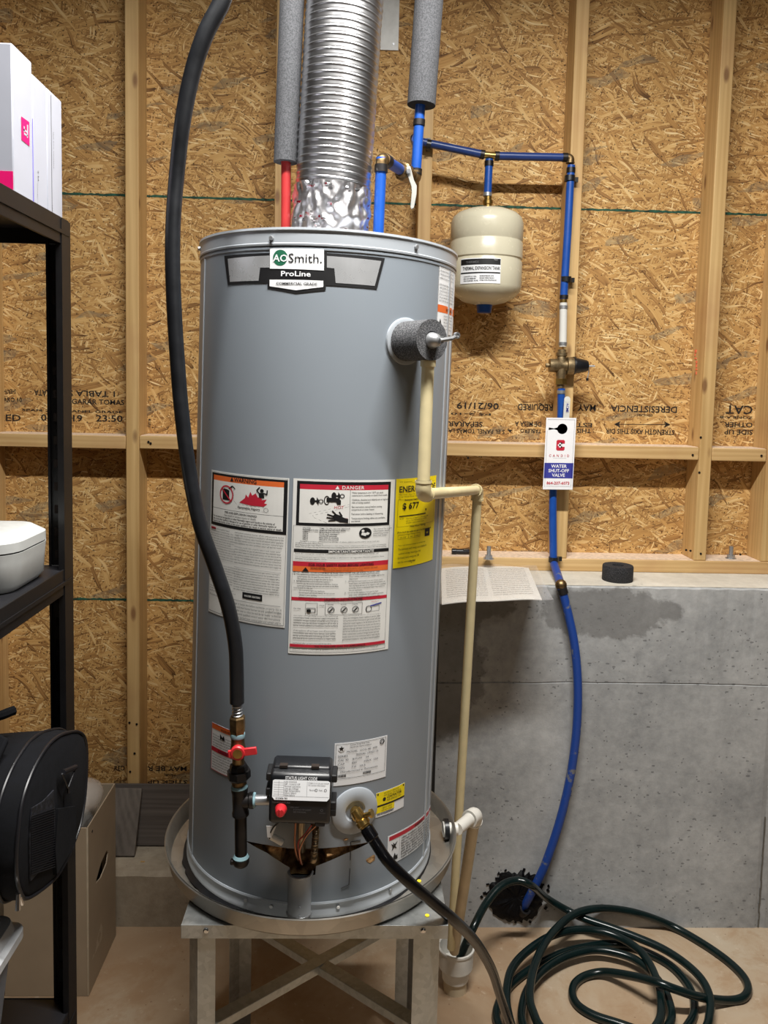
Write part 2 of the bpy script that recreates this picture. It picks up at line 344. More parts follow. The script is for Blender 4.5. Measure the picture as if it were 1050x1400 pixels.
def frame_for(d):
    d = Vector(d).normalized()
    a = Vector((0, 0, 1)) if abs(d.z) < .9 else Vector((1, 0, 0))
    x = a.cross(d).normalized(); y = d.cross(x).normalized()
    return x, y, d
class MB:
    """collects shapes, build() links them as one mesh object"""
    def __init__(s): s.v = []; s.f = []
    def add(s, vs, fs):
        n = len(s.v); s.v += [Vector(q) for q in vs]; s.f += [tuple(i+n for i in q) for q in fs]; return s
    def box(s, c, d, rot=None):
        c = Vector(c); h = Vector(d)/2; vs = []
        for x in (-1, 1):
            for y in (-1, 1):
                for z in (-1, 1):
                    p = Vector((x*h.x, y*h.y, z*h.z))
                    if rot is not None: p = rot @ p
                    vs.append(c+p)
        return s.add(vs, [(0, 1, 3, 2), (4, 6, 7, 5), (0, 4, 5, 1), (2, 3, 7, 6), (0, 2, 6, 4), (1, 5, 7, 3)])
    def box2(s, a, b):
        return s.box([(a[i]+b[i])/2 for i in range(3)], [abs(b[i]-a[i]) for i in range(3)])
    def lathe(s, o, d, prof, seg=24, closed=True, twist=None):
        """prof: list of (radius, height along d)"""
        o = Vector(o); x, y, z = frame_for(d); vs = []; fs = []
        for (r, h) in prof:
            for i in range(seg):
                a = 2*PI*i/seg; vs.append(o + x*(r*math.cos(a)) + y*(r*math.sin(a)) + z*h)
        for j in range(len(prof)-1):
            for i in range(seg):
                k = (i+1) % seg; fs.append((j*seg+i, j*seg+k, (j+1)*seg+k, (j+1)*seg+i))
        if closed:
            fs.append(tuple(reversed(range(seg)))); fs.append(tuple((len(prof)-1)*seg+i for i in range(seg)))
        return s.add(vs, fs)
    def cyl(s, a, b, r, r2=None, seg=20):
        a = Vector(a); b = Vector(b); return s.lathe(a, b-a, [(r, 0), (r if r2 is None else r2, (b-a).length)], seg)
    def hexn(s, a, b, r): return s.cyl(a, b, r, seg=6)
    def hollow(s, a, b, ro, ri, seg=28):
        a = Vector(a); b = Vector(b); L = (b-a).length
        return s.lathe(a, b-a, [(ri, 0), (ro, 0), (ro, L), (ri, L), (ri, 0)], seg, closed=False)
    def tube(s, pts, r, seg=14, caps=True):
        pts = [Vector(p) for p in pts]; n = len(pts)
        rs = r if isinstance(r, (list, tuple)) else [r]*n
        tan = [(pts[min(i+1, n-1)]-pts[max(i-1, 0)]).normalized() for i in range(n)]
        x, y, _ = frame_for(tan[0]); vs = []; fs = []
        for i in range(n):
            x = (x - tan[i]*x.dot(tan[i])).normalized(); y = tan[i].cross(x)
            for k in range(seg):
                a = 2*PI*k/seg; vs.append(pts[i] + (x*math.cos(a)+y*math.sin(a))*rs[i])
        for i in range(n-1):
            for k in range(seg):
                m = (k+1) % seg; fs.append((i*seg+k, i*seg+m, (i+1)*seg+m, (i+1)*seg+k))
        if caps: fs.append(tuple(reversed(range(seg)))); fs.append(tuple((n-1)*seg+k for k in range(seg)))
        return s.add(vs, fs)
    def prism(s, poly, o, ex, ey, d):
        """poly of (a, b) in plane (ex, ey) at o, thick along d"""
        o, ex, ey, d = map(Vector, (o, ex, ey, d)); n = len(poly)
        vs = [o+ex*a+ey*b for a, b in poly]; vs += [p+d for p in vs]
        fs = [tuple(range(n)), tuple(reversed(range(n, 2*n)))] + [(i, i+n, (i+1) % n+n, (i+1) % n) for i in range(n)]
        return s.add(vs, fs)
    def sphere(s, c, r, seg=14, sc=(1, 1, 1)):
        c = Vector(c); prof = [(max(1e-4, math.sin(PI*i/8))*r*sc[0], -math.cos(PI*i/8)*r*sc[2]) for i in range(9)]
        return s.lathe(c, (0, 0, 1), prof, seg)
    def build(s, name, mat, parent=None, local=False, bev=0.0, smooth=True, ang=35, seg=2):
        if parent is not None:
            W = root_world(parent)
            Wi = W.inverted()
            vs = s.v if local else [Wi @ p for p in s.v]
        else: vs = s.v
        me = bpy.data.meshes.new(name); me.from_pydata([tuple(p) for p in vs], [], s.f); me.validate(); me.update()
        bm = bmesh.new(); bm.from_mesh(me); bmesh.ops.recalc_face_normals(bm, faces=bm.faces); bm.to_mesh(me); bm.free()
        if smooth:
            for p in me.polygons: p.use_smooth = True
            me.set_sharp_from_angle(angle=R_(ang))
        me.materials.append(mat)
        o = bpy.data.objects.new(name, me); C.objects.link(o)
        if parent is not None: o.parent = parent; MW[o] = root_world(parent)
        else: MW[o] = Matrix.Identity(4)
        if bev:
            b = o.modifiers.new('bevel', 'BEVEL'); b.width = bev; b.segments = seg; b.limit_method = 'ANGLE'; b.angle_limit = R_(40)
        return o
def root_world(o): return MW[o]
def solo(o, label, cat, group=None): return tag(o, label, cat, group)

def spline(pts, n=8):
    """Catmull-Rom through points"""
    pts = [Vector(p) for p in pts]; P = [pts[0]*2-pts[1]] + pts + [pts[-1]*2-pts[-2]]; out = []
    for i in range(1, len(P)-2):
        a, b, c, d = P[i-1:i+3]
        for k in range(n):
            t = k/n; out.append(0.5*((2*b)+(c-a)*t+(2*a-5*b+4*c-d)*t*t+(3*b-a-3*c+d)*t**3))
    out.append(pts[-1]); return out

# ------------------------------------------------------------------ lettering: glyph meshes fetched once, then laid out by hand
GL = {}
def glyph_source():
    cu = bpy.data.curves.new('glyph', 'FONT'); cu.resolution_u = 2; cu.fill_mode = 'FRONT'
    ob = bpy.data.objects.new('glyph', cu); C.objects.link(ob)
    def get(body, off):
        cu.body = body; cu.offset = off; cu.size = 1
        bpy.context.view_layer.update()
        dg = bpy.context.evaluated_depsgraph_get(); ev = ob.evaluated_get(dg); me = ev.to_mesh()
        v = [(q.co.x, q.co.y) for q in me.vertices]; f = [tuple(p.vertices) for p in me.polygons]; ev.to_mesh_clear()
        return v, f
    chars = "ABCDEFGHIJKLMNOPQRSTUVWXYZabcdefghijklmnopqrstuvwxyz0123456789.,:;-/$!()&°·%'"
    for off in (0.0, 0.018):
        ref = get('H', 0.0)[0]; w0 = max(p[0] for p in get('HH', 0.0)[0]) - max(p[0] for p in ref)   # advance of H
        rx = max(p[0] for p in ref)
        for ch in chars:
            v, f = get(ch, off)
            adv = max(p[0] for p in get(ch+'H', 0.0)[0]) - rx
            GL[(ch, off)] = (v, f, adv)
        GL[(' ', off)] = ([], [], .28)
    bpy.data.objects.remove(ob)
glyph_source()
def text_geo(s_, size, bold=False, align='L', stretch=1.0, track=0.0):
    off = .018 if bold else 0.0; x = 0; V = []; F = []
    for ch in s_:
        g = GL.get((ch, off)) or GL[(' ', off)]
        n = len(V); V += [((p[0]+x)*size*stretch, p[1]*size) for p in g[0]]; F += [tuple(i+n for i in q) for q in g[1]]
        x += g[2]+track
    W = x*size*stretch; dx = {'L': 0, 'C': -W/2, 'R': -W}[align]
    return [(a+dx, b) for a, b in V], F, W

class Sheet:
    """a printed label: base sheet plus raised flat print, (u right, v down) in metres, mapped on a surface"""
    def __init__(s, fn, du=.008, name='label'):
        s.fn = fn; s.du = du; s.mb = {}; s.name = name
    def _mb(s, mat): return s.mb.setdefault(mat, MB())
    def poly(s, pts, mat, h=.0004):
        bm = bmesh.new(); vs = [bm.verts.new((a, b, 0)) for a, b in pts]; bm.faces.new(vs)
        u0 = min(a for a, b in pts); u1 = max(a for a, b in pts); u = u0+s.du
        while u < u1-1e-5:
            bmesh.ops.bisect_plane(bm, geom=bm.verts[:]+bm.edges[:]+bm.faces[:], plane_co=(u, 0, 0), plane_no=(1, 0, 0)); u += s.du
        bmesh.ops.triangulate(bm, faces=bm.faces[:]); bm.verts.index_update()
        s._mb(mat).add([s.fn(v.co.x, v.co.y, h) for v in bm.verts], [tuple(v.index for v in f.verts) for f in bm.faces]); bm.free()
        return s
    def rect(s, u0, v0, u1, v1, mat, h=.0004): return s.poly([(u0, v0), (u1, v0), (u1, v1), (u0, v1)], mat, h)
    def line(s, u0, v0, u1, v1, mat, wd=.0005, h=.0007):
        d = Vector((u1-u0, v1-v0)); L = d.length; d.normalize(); n = Vector((-d.y, d.x))*wd/2
        return s.poly([(u0+n.x, v0+n.y), (u1+n.x, v1+n.y), (u1-n.x, v1-n.y), (u0-n.x, v0-n.y)], mat, h)
    def frame(s, u0, v0, u1, v1, t, mat, h=.0006):
        s.rect(u0, v0, u1, v0+t, mat, h); s.rect(u0, v1-t, u1, v1, mat, h); s.rect(u0, v0+t, u0+t, v1-t, mat, h); s.rect(u1-t, v0+t, u1, v1-t, mat, h); return s
    def circ(s, u, v, r, mat, h=.0006, n=20, ru=None):
        return s.poly([(u+(ru or r)*math.cos(2*PI*i/n), v+r*math.sin(2*PI*i/n)) for i in range(n)], mat, h)
    def ring(s, u, v, r, t, mat, h=.0006, n=20, ru=None):
        ru = ru or r
        o = [(u+ru*math.cos(2*PI*i/n), v+r*math.sin(2*PI*i/n)) for i in range(n)]; q = [(u+(ru-t)*math.cos(2*PI*i/n), v+(r-t)*math.sin(2*PI*i/n)) for i in range(n)]
        s._mb(mat).add([s.fn(a, b, h) for a, b in o+q], [(i, (i+1) % n, (i+1) % n+n, i+n) for i in range(n)]); return s
    def text(s, t, u, v, size, mat, bold=False, align='L', h=.0009, stretch=1.0, fit=None, rot=0.0, track=0.0):
        """v is the baseline; size is roughly the letter body in metres; fit = wanted width"""
        V, F, W = text_geo(t, size, bold, align, stretch, track)
        k = (fit/W) if fit else 1.0; c, n_ = math.cos(rot), math.sin(rot)
        pts = []
        for a, b in V:
            a *= k; b = -b; pts.append(s.fn(u+a*c-b*n_, v+a*n_+b*c, h))
        s._mb(mat).add(pts, F); return s
    def lines(s, rows, u, v, size, lead, mat, bold=False, fit=None):
        for i, t in enumerate(rows):
            if t: s.text(t, u, v+i*lead, size, mat, bold, fit=(fit*len(t)/max(len(q) for q in rows) if fit else None))
        return s
    def finish(s, base_parent, sheet_mat, size, thick=.0005, label=None, name=None):
        W, H = size; nm = name or s.name
        mb = MB(); nu = max(1, int(W/s.du)+1); vs = []; fs = []
        for k, hh in enumerate((0.0, .0002)):
            for j in range(2):
                for i in range(nu+1): vs.append(s.fn(W*i/nu, H*j, hh))
        n = nu+1
        for i in range(nu):
            fs.append((2*n+i, 2*n+i+1, 3*n+i+1, 3*n+i))
            fs.append((i, 2*n+i, 2*n+i+1, i+1)); fs.append((n+i, n+i+1, 3*n+i+1, 3*n+i))
        fs += [(0, n, 3*n, 2*n), (nu, 2*n+nu, 3*n+nu, n+nu)]
        mb.add(vs, fs); o = mb.build(nm, sheet_mat, base_parent, ang=60)
        s.prints(o); return tag(o, label) if label else o
    def prints(s, o):
        names = {'black_ink': 'black_print', 'red_ink': 'red_print', 'orange_ink': 'orange_band', 'yellow_label': 'yellow_panel', 'white_label': 'white_print'}
        for mat, mb in s.mb.items():
            tag(mb.build(names.get(mat.name, 'print'), mat, o, smooth=False), kind='stuff')
def vmap(S, a, b):
    f0 = S.fn; S.fn = lambda u, v, h: f0(u, float(np.interp(v, a, b)), h)
def plane_map(o, ex, ey, nn):
    o, ex, ey, nn = map(Vector, (o, ex, ey, nn)); return lambda u, v, h: o + ex*u - ey*v + nn*h
def fake_lines(n, w, seed=0):
    """illegible small print: n text rows"""
    r = random.Random(seed)
    words = "the water heater gas supply must be turned off before service read and follow all instructions in manual do not store use of this appliance valve near any other injury property damage control pilot burner installation qualified technician only".split()
    out = []
    for i in range(n):
        t = ''
        while len(t) < w: t += r.choice(words)+' '
        out.append(t[:w].strip())
    return out

# ================================================================== SETTING
F_Y = -0.089        # front plane of the studs
L_Y = -0.2632       # face of the foundation wall
Z_SILL = 1.0463
wall = thing('wall_back', 'stud-framed wall of bare oriented strand board above the concrete', None, (0, 0, 0), kind='structure')
xe0, xe1 = -2.3, 2.6
for za, zb in ((.157, .876), (.876, 2.095), (2.095, 3.04)):
    for xa, xb in ((xe0, xe1),):
        MB().box2((xa, 0, za+.0018), (xb, .011, zb-.0018)).build('osb_panel', M['osb'], wall, smooth=False)
# ragged green edge sealer along the panel joints
for zs in (.876, 2.095):
    mb = MB(); n = 500; vs = []; fs = []; rr = random.Random(3)
    for i in range(n+1):
        x = xe0+.01+(xe1-xe0-.02)*i/n; t1 = .0022+rr.random()*.0030; t0 = .0015+rr.random()*.0022
        vs += [(x, -.0009, zs-t0), (x, -.0009, zs+t1), (x, .004, zs)]
    for i in range(n): a = i*3; fs += [(a, a+3, a+4, a+1), (a, a+2, a+5, a+3), (a+1, a+4, a+5, a+2)]
    mb.add(vs, fs).build('sealed_joint', M['seam'], wall)
SX0, SS, SW = -0.6815, 0.4247, 0.0385
def stud(x, z0, z1, w_=SW):
    MB().box2((x, F_Y, z0), (x+w_, -.0002, z1)).build('stud', M['stud'], wall, bev=.0025)
stud(SX0-2*SS, .199, 3.04); stud(SX0-SS, .199, 3.04)
stud(SX0, .199, 3.04); stud(SX0+SS, .199, 3.04)
for k in (2, 3, 4): stud(SX0+k*SS-(.012 if k == 2 else 0), Z_SILL+.0005, 3.04)
stud(1.2229, Z_SILL+.0005, 3.04); stud(1.2229+SS, Z_SILL+.0005, 3.04)
# blocking boards between the studs
ZG = 1.3886
bx = [SX0-SS, SX0, SX0+SS, SX0+2*SS-.012, SX0+3*SS, SX0+4*SS, 1.2229, 1.2229+SS]
for i in range(len(bx)-1):
    a = bx[i]+SW+.0008; b = bx[i+1]-.0008; dz = (-.001, .001, 0, -.001, .001, .0, -.002)[i]
    o = MB().box2((a, F_Y+.001, ZG-.038+dz), (b, -.0002, ZG+dz)).build('blocking_board', M['board'], wall, bev=.002)
    MB().box2((a+.003, F_Y+.004, ZG+dz), (b-.003, -.0006, ZG+dz+.0012)).build('dusty_top', M['sawdust'], o, smooth=False)
# sill plate on the foundation ledge, short bottom plate on the footing
XF = atY(598, 950, L_Y).x
sp = MB().box2((XF-.02, F_Y-.002, Z_SILL-.038), (xe1, -.0002, Z_SILL)).build('sill_plate', M['board'], wall, bev=.002)
MB().box2((XF-.015, F_Y+.002, Z_SILL), (xe1-.005, -.0006, Z_SILL+.0012)).build('dusty_top', M['sawdust'], sp, smooth=False)
MB().box2((xe0, F_Y, .161), (XF-.03, -.0002, .199)).build('bottom_plate', M['board'], wall, bev=.002)
# nails in the framing
nm = MB()
for (px, py) in ((947, 622), (956, 646), (938, 752), (944, 753), (958, 757), (1041, 623), (1012, 758), (206, 606), (203, 604), (958, 598), (640, 626), (177, 988), (187, 990), (178, 1055), (184, 1030)):
    p = atY(px, py, F_Y-.0006); nm.cyl(p, p+Vector((0, -.0012, 0)), .0035, seg=8)
tag(nm.build('nail_heads', M['crimp'], wall), kind='stuff')
# anchor bolts
for (px, py) in ((668, 764), (999, 763.5)):
    p = atZ(px, py, Z_SILL+.0012)
    o = MB().cyl(p, p+Vector((0, 0, .038)), .0062, seg=12).build('anchor_bolt', M['steel'], wall)
    MB().cyl(p, p+Vector((0, 0, .002)), .016).build('washer', M['steel'], o)
    MB().hexn(p+Vector((0, 0, .002)), p+Vector((0, 0, .0115)), .0115).build('nut', M['steel'], o)
# orange marking paint
mb = MB(); rr = random.Random(5)
for k in range(7):
    p = atY(945+rr.uniform(-3, 4), 480+k*5, -.03); xs = SX0+4*SS-.0009
    mb.box((xs, -.03+rr.uniform(-.01, .01), p.z), (.0012, rr.uniform(.006, .014), rr.uniform(.004, .010)))
mb.build('orange_paint_mark', plain('orange_marking_paint', (236, 120, 84), .7), wall)
# metal strap high on the wall
pa = atY(522, -30, -.02); pb = atY(545, 66, -.02)
brk = MB().box2((pa.x, -.005, pb.z), (pb.x, -.0005, pa.z+.2)).build('metal_strap', plain('zinc_strap', (206, 206, 202), .5, .25), None, bev=.0006)
tag(brk, 'flat galvanised steel strap screwed high on the wall behind the vent duct', 'strap')
p = atY(538, 60, -.006); MB().cyl(p, p+Vector((0, .003, 0)), .004, seg=10).build('screw', M['steel'], brk)

# stamped lettering on the boards
S = Sheet(plane_map((0, -.0003, 0), (1, 0, 0), (0, 0, 1), (0, -1, 0)), 5)
def stamp(t, px0, py, px1, hpx, flip=False, bold=True):
    a = atY(px0, py, 0); b = atY(px1, py, 0); Wd = abs(b.x-a.x); hh = hpx/451.0; slope = (-(b.z-a.z)/(b.x-a.x))
    V, F, W = text_geo(t, 1.0, bold); kx = Wd/W; pts = []
    for u, v in V:
        u *= kx; v *= hh/.73
        if flip: X = a.x+Wd-u; Z = a.z + (Wd-u)*0 - v + hh
        else: X = a.x+u; Z = a.z+v
        pts.append(Vector((X, -.0006, Z)))
    S._mb(M['stamp']).add(pts, F)
for a in [('IRED', -8, 575, 29, 9, False), ('06/21/19', 56, 575, 113, 9, False), ('23:50', 131, 576, 168, 9, False), ('STAN: TRATA', 47, 541, 100, 8, True),
          ('1 TABLA', 104, 542, 160, 8, True), ('GARAR TOMAS', 98, 552, 170, 7, False), ('ZARO 10', 0, 549, 30, 6, False), ('SHEATHING', -3, 538, 22, 6, True), ('SPAN 24/16 PANEL GRADE', 30, 562, 168, 3.2, False),
          ('06/21/19', 624, 559, 682, 9, True), ('REQUIRED', 707, 561, 756, 9, True), ('MAY', 790, 562, 815, 9, True), ('DERESISTENCIA', 835, 563, 926, 9, True), ('CAT', 992, 566, 1029, 12, True),
          ('SEPARAR', 613, 583, 660, 7, True), ('S EL PANEL TOMAS LA', 613, 592, 690, 6, True), ('DE MESA A', 704, 583, 740, 7, True), ('TABLERO', 711, 592, 740, 6, True), ('EST', 788, 584, 810, 6, True), ('THIS', 788, 592, 808, 6, True),
          ('STRENGTH AXIS THIS DIR', 828, 593, 922, 7, True), ('OTHER', 990, 584, 1029, 7, True), ('SIDE UP', 990, 594, 1029, 7, True), ('PS 2-10', 616, 567, 672, 3, True), ('EXPOSURE 1', 870, 569, 892, 3, True), ('ZONE A-B', 984, 572, 1029, 3.4, True),
          ('RED', 156, 1053, 171, 7, False), ('MAY BE R', 202, 1054, 256, 7, True), ('PANEL', 224, 1061, 240, 3.5, True), ('STICK UP', 202, 1071, 256, 5, True), ('RATED SHEATHING', 156, 1071, 172, 5, False),
          ('TC', 203, 548, 207, 6, True), ('IRE', 203, 562, 207, 6, True), ('LB', 203, 585, 206, 12, True)]:
    stamp(*a)
# the double-headed arrow in the stamp
a = atY(842, 580, 0); b = atY(914, 580.5, 0)
S.line(a.x, -a.z, b.x, -b.z, M['stamp'], .0018, .0003)
for q, s_ in ((a, 1), (b, -1)):
    S.poly([(q.x-.006*s_, -q.z), (q.x+.014*s_, -q.z-.010), (q.x+.010*s_, -q.z), (q.x+.014*s_, -q.z+.010)], M['stamp'], .0003)
a = atY(697, 589, 0); S.poly([(a.x-.008, -a.z-.004), (a.x+.008, -a.z-.003), (a.x+.001, -a.z+.006)], M['stamp'], .0003)
tag(S.mb[M['stamp']].build('stamped_lettering', M['stamp'], wall, smooth=False), kind='stuff')

# tall foundation wall on the right: profile with a form joint line and a pale trowelled top
fnd = thing('wall_foundation', 'cast concrete foundation wall with a pale ledge below the strand board', None, (0, 0, 0), kind='structure')
zl = Z_SILL-.038-.0005; zj = .7197
ledge_front = []
prof = [(L_Y, 0.0), (L_Y, zj-.003), (L_Y+.003, zj), (L_Y, zj+.002), (L_Y, zl-.006), (L_Y+.006, zl-.001), (.30, zl-.001), (.30, 0.0)]
mb = MB(); n = 160; vs = []; fs = []; xs = [XF+(xe1-XF)*i/n for i in range(n+1)]; m = len(prof)
xv = atY(1042, 1180, L_Y).x; nx0 = min(range(n+1), key=lambda i: abs(xs[i]-xv))
for i, x in enumerate(xs):
    j = mnoise.noise(Vector((x*9, 0, 3)))*.0035; e = mnoise.noise(Vector((x*30, 5, 3)))*.003
    for k, (y, z) in enumerate(prof):
        if k in (1, 2, 3): z = z+j+.01*math.sin(x*2)
        if k in (4, 5): z += e*.6; y += max(0, e)*.8
        if i == nx0 and k in (0, 1): y += .003
        vs.append((x, y, z))
for i in range(n):
    for k in range(m):
        q = (k+1) % m; fs.append((i*m+k, (i+1)*m+k, (i+1)*m+q, i*m+q))
fs += [tuple(range(m)), tuple(reversed([n*m+k for k in range(m)]))]
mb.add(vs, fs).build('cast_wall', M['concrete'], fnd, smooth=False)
MB().box2((XF+.002, L_Y+.005, zl-.0011), (xe1-.01, F_Y+.05, zl+.0004)).build('trowelled_ledge', M['ledge'], fnd, smooth=False)
sm = MB(); za0 = 0.002
for i_ in range(14):
    zz0 = za0+i_*.024; sm.box((xv+.0025*mnoise.noise(Vector((i_*.7, 0, 0))), L_Y-.0002, zz0+.012), (.0035+.002*mnoise.noise(Vector((i_*1.3, 4, 0))), .0012, .0245))
sm.build('form_seam', plain('dark_form_seam', (96, 92, 84), .9), fnd, smooth=False)
# black joint filler on the free end of the tall wall
tag(MB().box2((XF-.010, L_Y+.001, .163), (XF-.0003, -.02, zl-.02)).build('joint_filler', M['matte_black'], fnd, bev=.001), 'black joint filler strip at the end of the concrete')
# low footing on the left
ft = MB(); n = 90; vs = []; fs = []
for i in range(n+1):
    x = xe0+(XF-.0105-xe0)*i/n; e = mnoise.noise(Vector((x*14, 1, 0)))*.004; e2 = mnoise.noise(Vector((x*40, 2, 0)))*.002
    vs += [(x, L_Y+e2*.5, 0), (x, L_Y+e2, .150+e), (x, L_Y+.012+e2, .160), (x, .3, .160), (x, .3, 0)]
for i in range(n):
    for k in range(5): q = (k+1) % 5; fs.append((i*5+k, (i+1)*5+k, (i+1)*5+q, i*5+q))
fs += [tuple(range(5)), tuple(reversed([n*5+k for k in range(5)]))]
tag(ft.add(vs, fs).build('wall_footing', M['footing'], smooth=True, ang=30), 'low concrete footing on the left below the strand board wall', kind='structure')

fl = MB(); fl.box2((-2.3, -4.2, -.05), (2.6, L_Y+.03, 0)).build('floor', M['floor'], smooth=False)
tag(bpy.data.objects['floor'], 'worn tan painted concrete floor', kind='structure')

dry = plain('painted_room_wall', (74, 68, 62), .8, var=.02)
for nm_, a_, b_ in (('wall_front', (-2.35, -4.3, 0), (2.65, -4.2, 3.05)), ('wall_left', (-2.4, -4.2, 0), (-2.3, .011, 3.05)), ('wall_right', (2.6, -4.2, 0), (2.7, .011, 3.05)), ('ceiling', (-2.4, -4.3, 3.05), (2.7, .02, 3.1))):
    tag(MB().box2(a_, b_).build(nm_, dry, smooth=False), kind='structure')

# ================================================================== WATER HEATER (local frame: base seam at z=0, axis z)
T0 = Vector((-.083, -.8775, .6405)); TT = .0171; TR = .2412; TH = 1.160
H = thing('water_heater', 'tall grey cylindrical gas water heater covered in warning labels, standing in the metal pan', 'water heater', T0, (0, TT, 0))
HM = MW[H]; HI = HM.inverted(); HR = HM.to_3x3()
def cyl(th, z, r=TR): a = R_(th); return Vector((r*math.sin(a), -r*math.cos(a), z))         # local
def cylw(th, z, r=TR): return HM @ cyl(th, z, r)                                             # world
def on_tank(px, py, r=TR):
    """(theta deg, z) of the jacket point seen at a photograph position"""
    o = HI @ EYE; d = HI.to_3x3() @ ray(px, py)
    A = d.x**2+d.y**2; B = 2*(d.x*o.x+d.y*o.y); Cc = o.x**2+o.y**2-r*r; t = (-B-math.sqrt(max(0, B*B-4*A*Cc)))/2/A; p = o+d*t
    return math.degrees(math.atan2(p.x, -p.y)), p.z
# jacket with an opening above the burner door: theta/z outline of the torn gap
GLO = [on_tank(*q) for q in ((336, 1150), (365, 1166), (396, 1186), (397, 1196), (431, 1196), (432, 1184), (470, 1168), (505, 1152))]
GHI = [on_tank(*q) for q in ((336, 1149.5), (365, 1155), (396, 1160), (397, 1160), (431, 1160), (432, 1160), (470, 1157), (505, 1151))]
mb = MB(); NS = 144; rows = [0.0, .004, .008] + [TH-.030]
def ring(mbx, prof, seg=NS, closed=False): mbx.lathe((0, 0, 0), (0, 0, 1), prof, seg, closed)
# gap border curves (lower edge and upper edge of the wedge seen between jacket and door)
def gap_hi(th):  # upper edge z
    pts = GHI
    return np.interp(th, [p[0] for p in pts], [p[1] for p in pts])
def gap_lo(th):
    pts = GLO
    return np.interp(th, [p[0] for p in pts], [p[1] for p in pts])
ths = sorted(set([-180+i*1.25 for i in range(289)] + [g[0] for g in GLO]))
vs = []; fs = []
for th in ths:
    inside = GLO[0][0] < th < GLO[-1][0]
    zl_, zh_ = (gap_lo(th), gap_hi(th)) if inside else (.14, .14)
    for z in (0.0, zl_, zh_, TH-.026): vs.append(cyl(th, z))
for i in range(len(ths)-1):
    a, b = i*4, (i+1)*4; mid = (ths[i]+ths[i+1])/2
    fs.append((a, b, b+1, a+1)); fs.append((a+2, b+2, b+3, a+3))
    if not (GLO[0][0] < mid < GLO[-1][0]): fs.append((a+1, b+1, b+2, a+2))
mb.add(vs, fs); mb.build('jacket', M['jacket'], H, local=True, ang=30)
# inner insulation behind the torn opening
mb = MB(); n = 60; vs = []; fs = []; K = 9
for i in range(n+1):
    th = -30+58*i/n
    for k in range(K):
        z = .045+.105*k/(K-1); rr_ = TR-.007 + .008*mnoise.noise(Vector((th*.25, z*60, 0))) + .004*math.sin(z*190+th*.2)
        if -9 < th < 9: rr_ -= .03
        vs.append(cyl(th, z, rr_))
for i in range(n):
    for k in range(K-1): a = i*K+k; fs.append((a, a+K, a+K+1, a+1))
tag(mb.add(vs, fs).build('insulation', M['tan_foam'], H, local=True, ang=60), 'torn tan insulation in the gap above the burner door')
MB().lathe((0, 0, 0), (0, 0, 1), [(TR-.055, .02), (TR-.055, .16)], 40).build('combustion_chamber', M['dark_gap'], H, local=True)
# seams and base ring
mb = MB(); ring(mb, [(TR-.004, -.0185), (TR+.0012, -.0185), (TR+.0030, -.014), (TR+.0030, -.006), (TR+.0005, -.001), (TR+.0006, .010), (TR+.0026, .012), (TR+.0012, .015), (TR-.003, .015)])
mb.build('base_ring', M['jacket_cap'], H, local=True)
mb = MB(); n = 150; vs = []; fs = []; rr = random.Random(2)
for i in range(n+1):
    a = 360*i/n; k = rr.uniform(.002, .007) if -75 < ((a+180) % 360)-180 < 75 else .003
    vs += [cyl(a, -.0183, TR+.001), cyl(a, -.0183, TR+.006+k), cyl(a, -.0165, TR+.005+k*.6), cyl(a, -.0120, TR+.003)]
for i in range(n):
    for k in range(3): q = i*4+k; fs.append((q, q+4, q+5, q+1))
mb.add(vs, fs).build('sealing_bead', M['black_plastic'], H, local=True)
# top cap with rolled rim
mb = MB(); mb.lathe((0, 0, 0), (0, 0, 1), [(TR-.002, TH-.027), (TR+.0022, TH-.027), (TR+.0026, TH-.024), (TR+.0014, TH-.0225), (TR+.0014, TH-.0035), (TR+.0034, TH-.002), (TR+.0030, TH+.0018), (TR, TH+.0025), (TR-.004, TH+.001), (.06, TH+.004), (.045, TH+.0042)], NS, closed=True)
mb.build('top_cap', M['jacket_cap'], H, local=True, ang=28)
mb = MB(); ring(mb, [(TR+.0004, TH-.0345), (TR+.0012, TH-.0335), (TR+.0012, TH-.0305), (TR+.0004, TH-.0295)]); mb.build('seam_line', M['jacket'], H, local=True)
for (px, py) in ((372, 326), (568, 338), (275, 340)):
    th, z = on_tank(px, py); a = cyl(th, z, TR+.001); b = cyl(th, z, TR+.0055)
    MB().cyl(a, b, .0044, .0034, seg=8).build('cap_screw', M['steel'], H, local=True)
# vertical jacket lap seam on the right side and left side
for th0, th1 in ((66, 68), (73, 73.8), (-64.5, -63.5)):
    mb = MB(); vs = []
    for z in (.015, TH-.035):
        for th, r in ((th0, TR), (th0+.15, TR+.0016), (th1-.15, TR+.0016), (th1, TR)): vs.append(cyl(th, z, r))
    mb.add(vs, [(0, 1, 5, 4), (1, 2, 6, 5), (2, 3, 7, 6)]).build('lap_seam', M['jacket_cap'], H, local=True)

def tank_sheet(th0, th1, z1, z0, name):
    """label between two angles; u along the arc, v down from z1"""
    W = R_(th1-th0)*TR
    def fn(u, v, h): return cylw(th0+math.degrees(u/TR), z1-v, TR+.0004+h)
    return Sheet(fn, .008, name), W, z1-z0
P_, P2, IK, RI, OI, YI, GI = M['paper'], M['paper2'], M['ink'], M['red_ink'], M['orange_ink'], M['yellow_ink'], M['greyink']

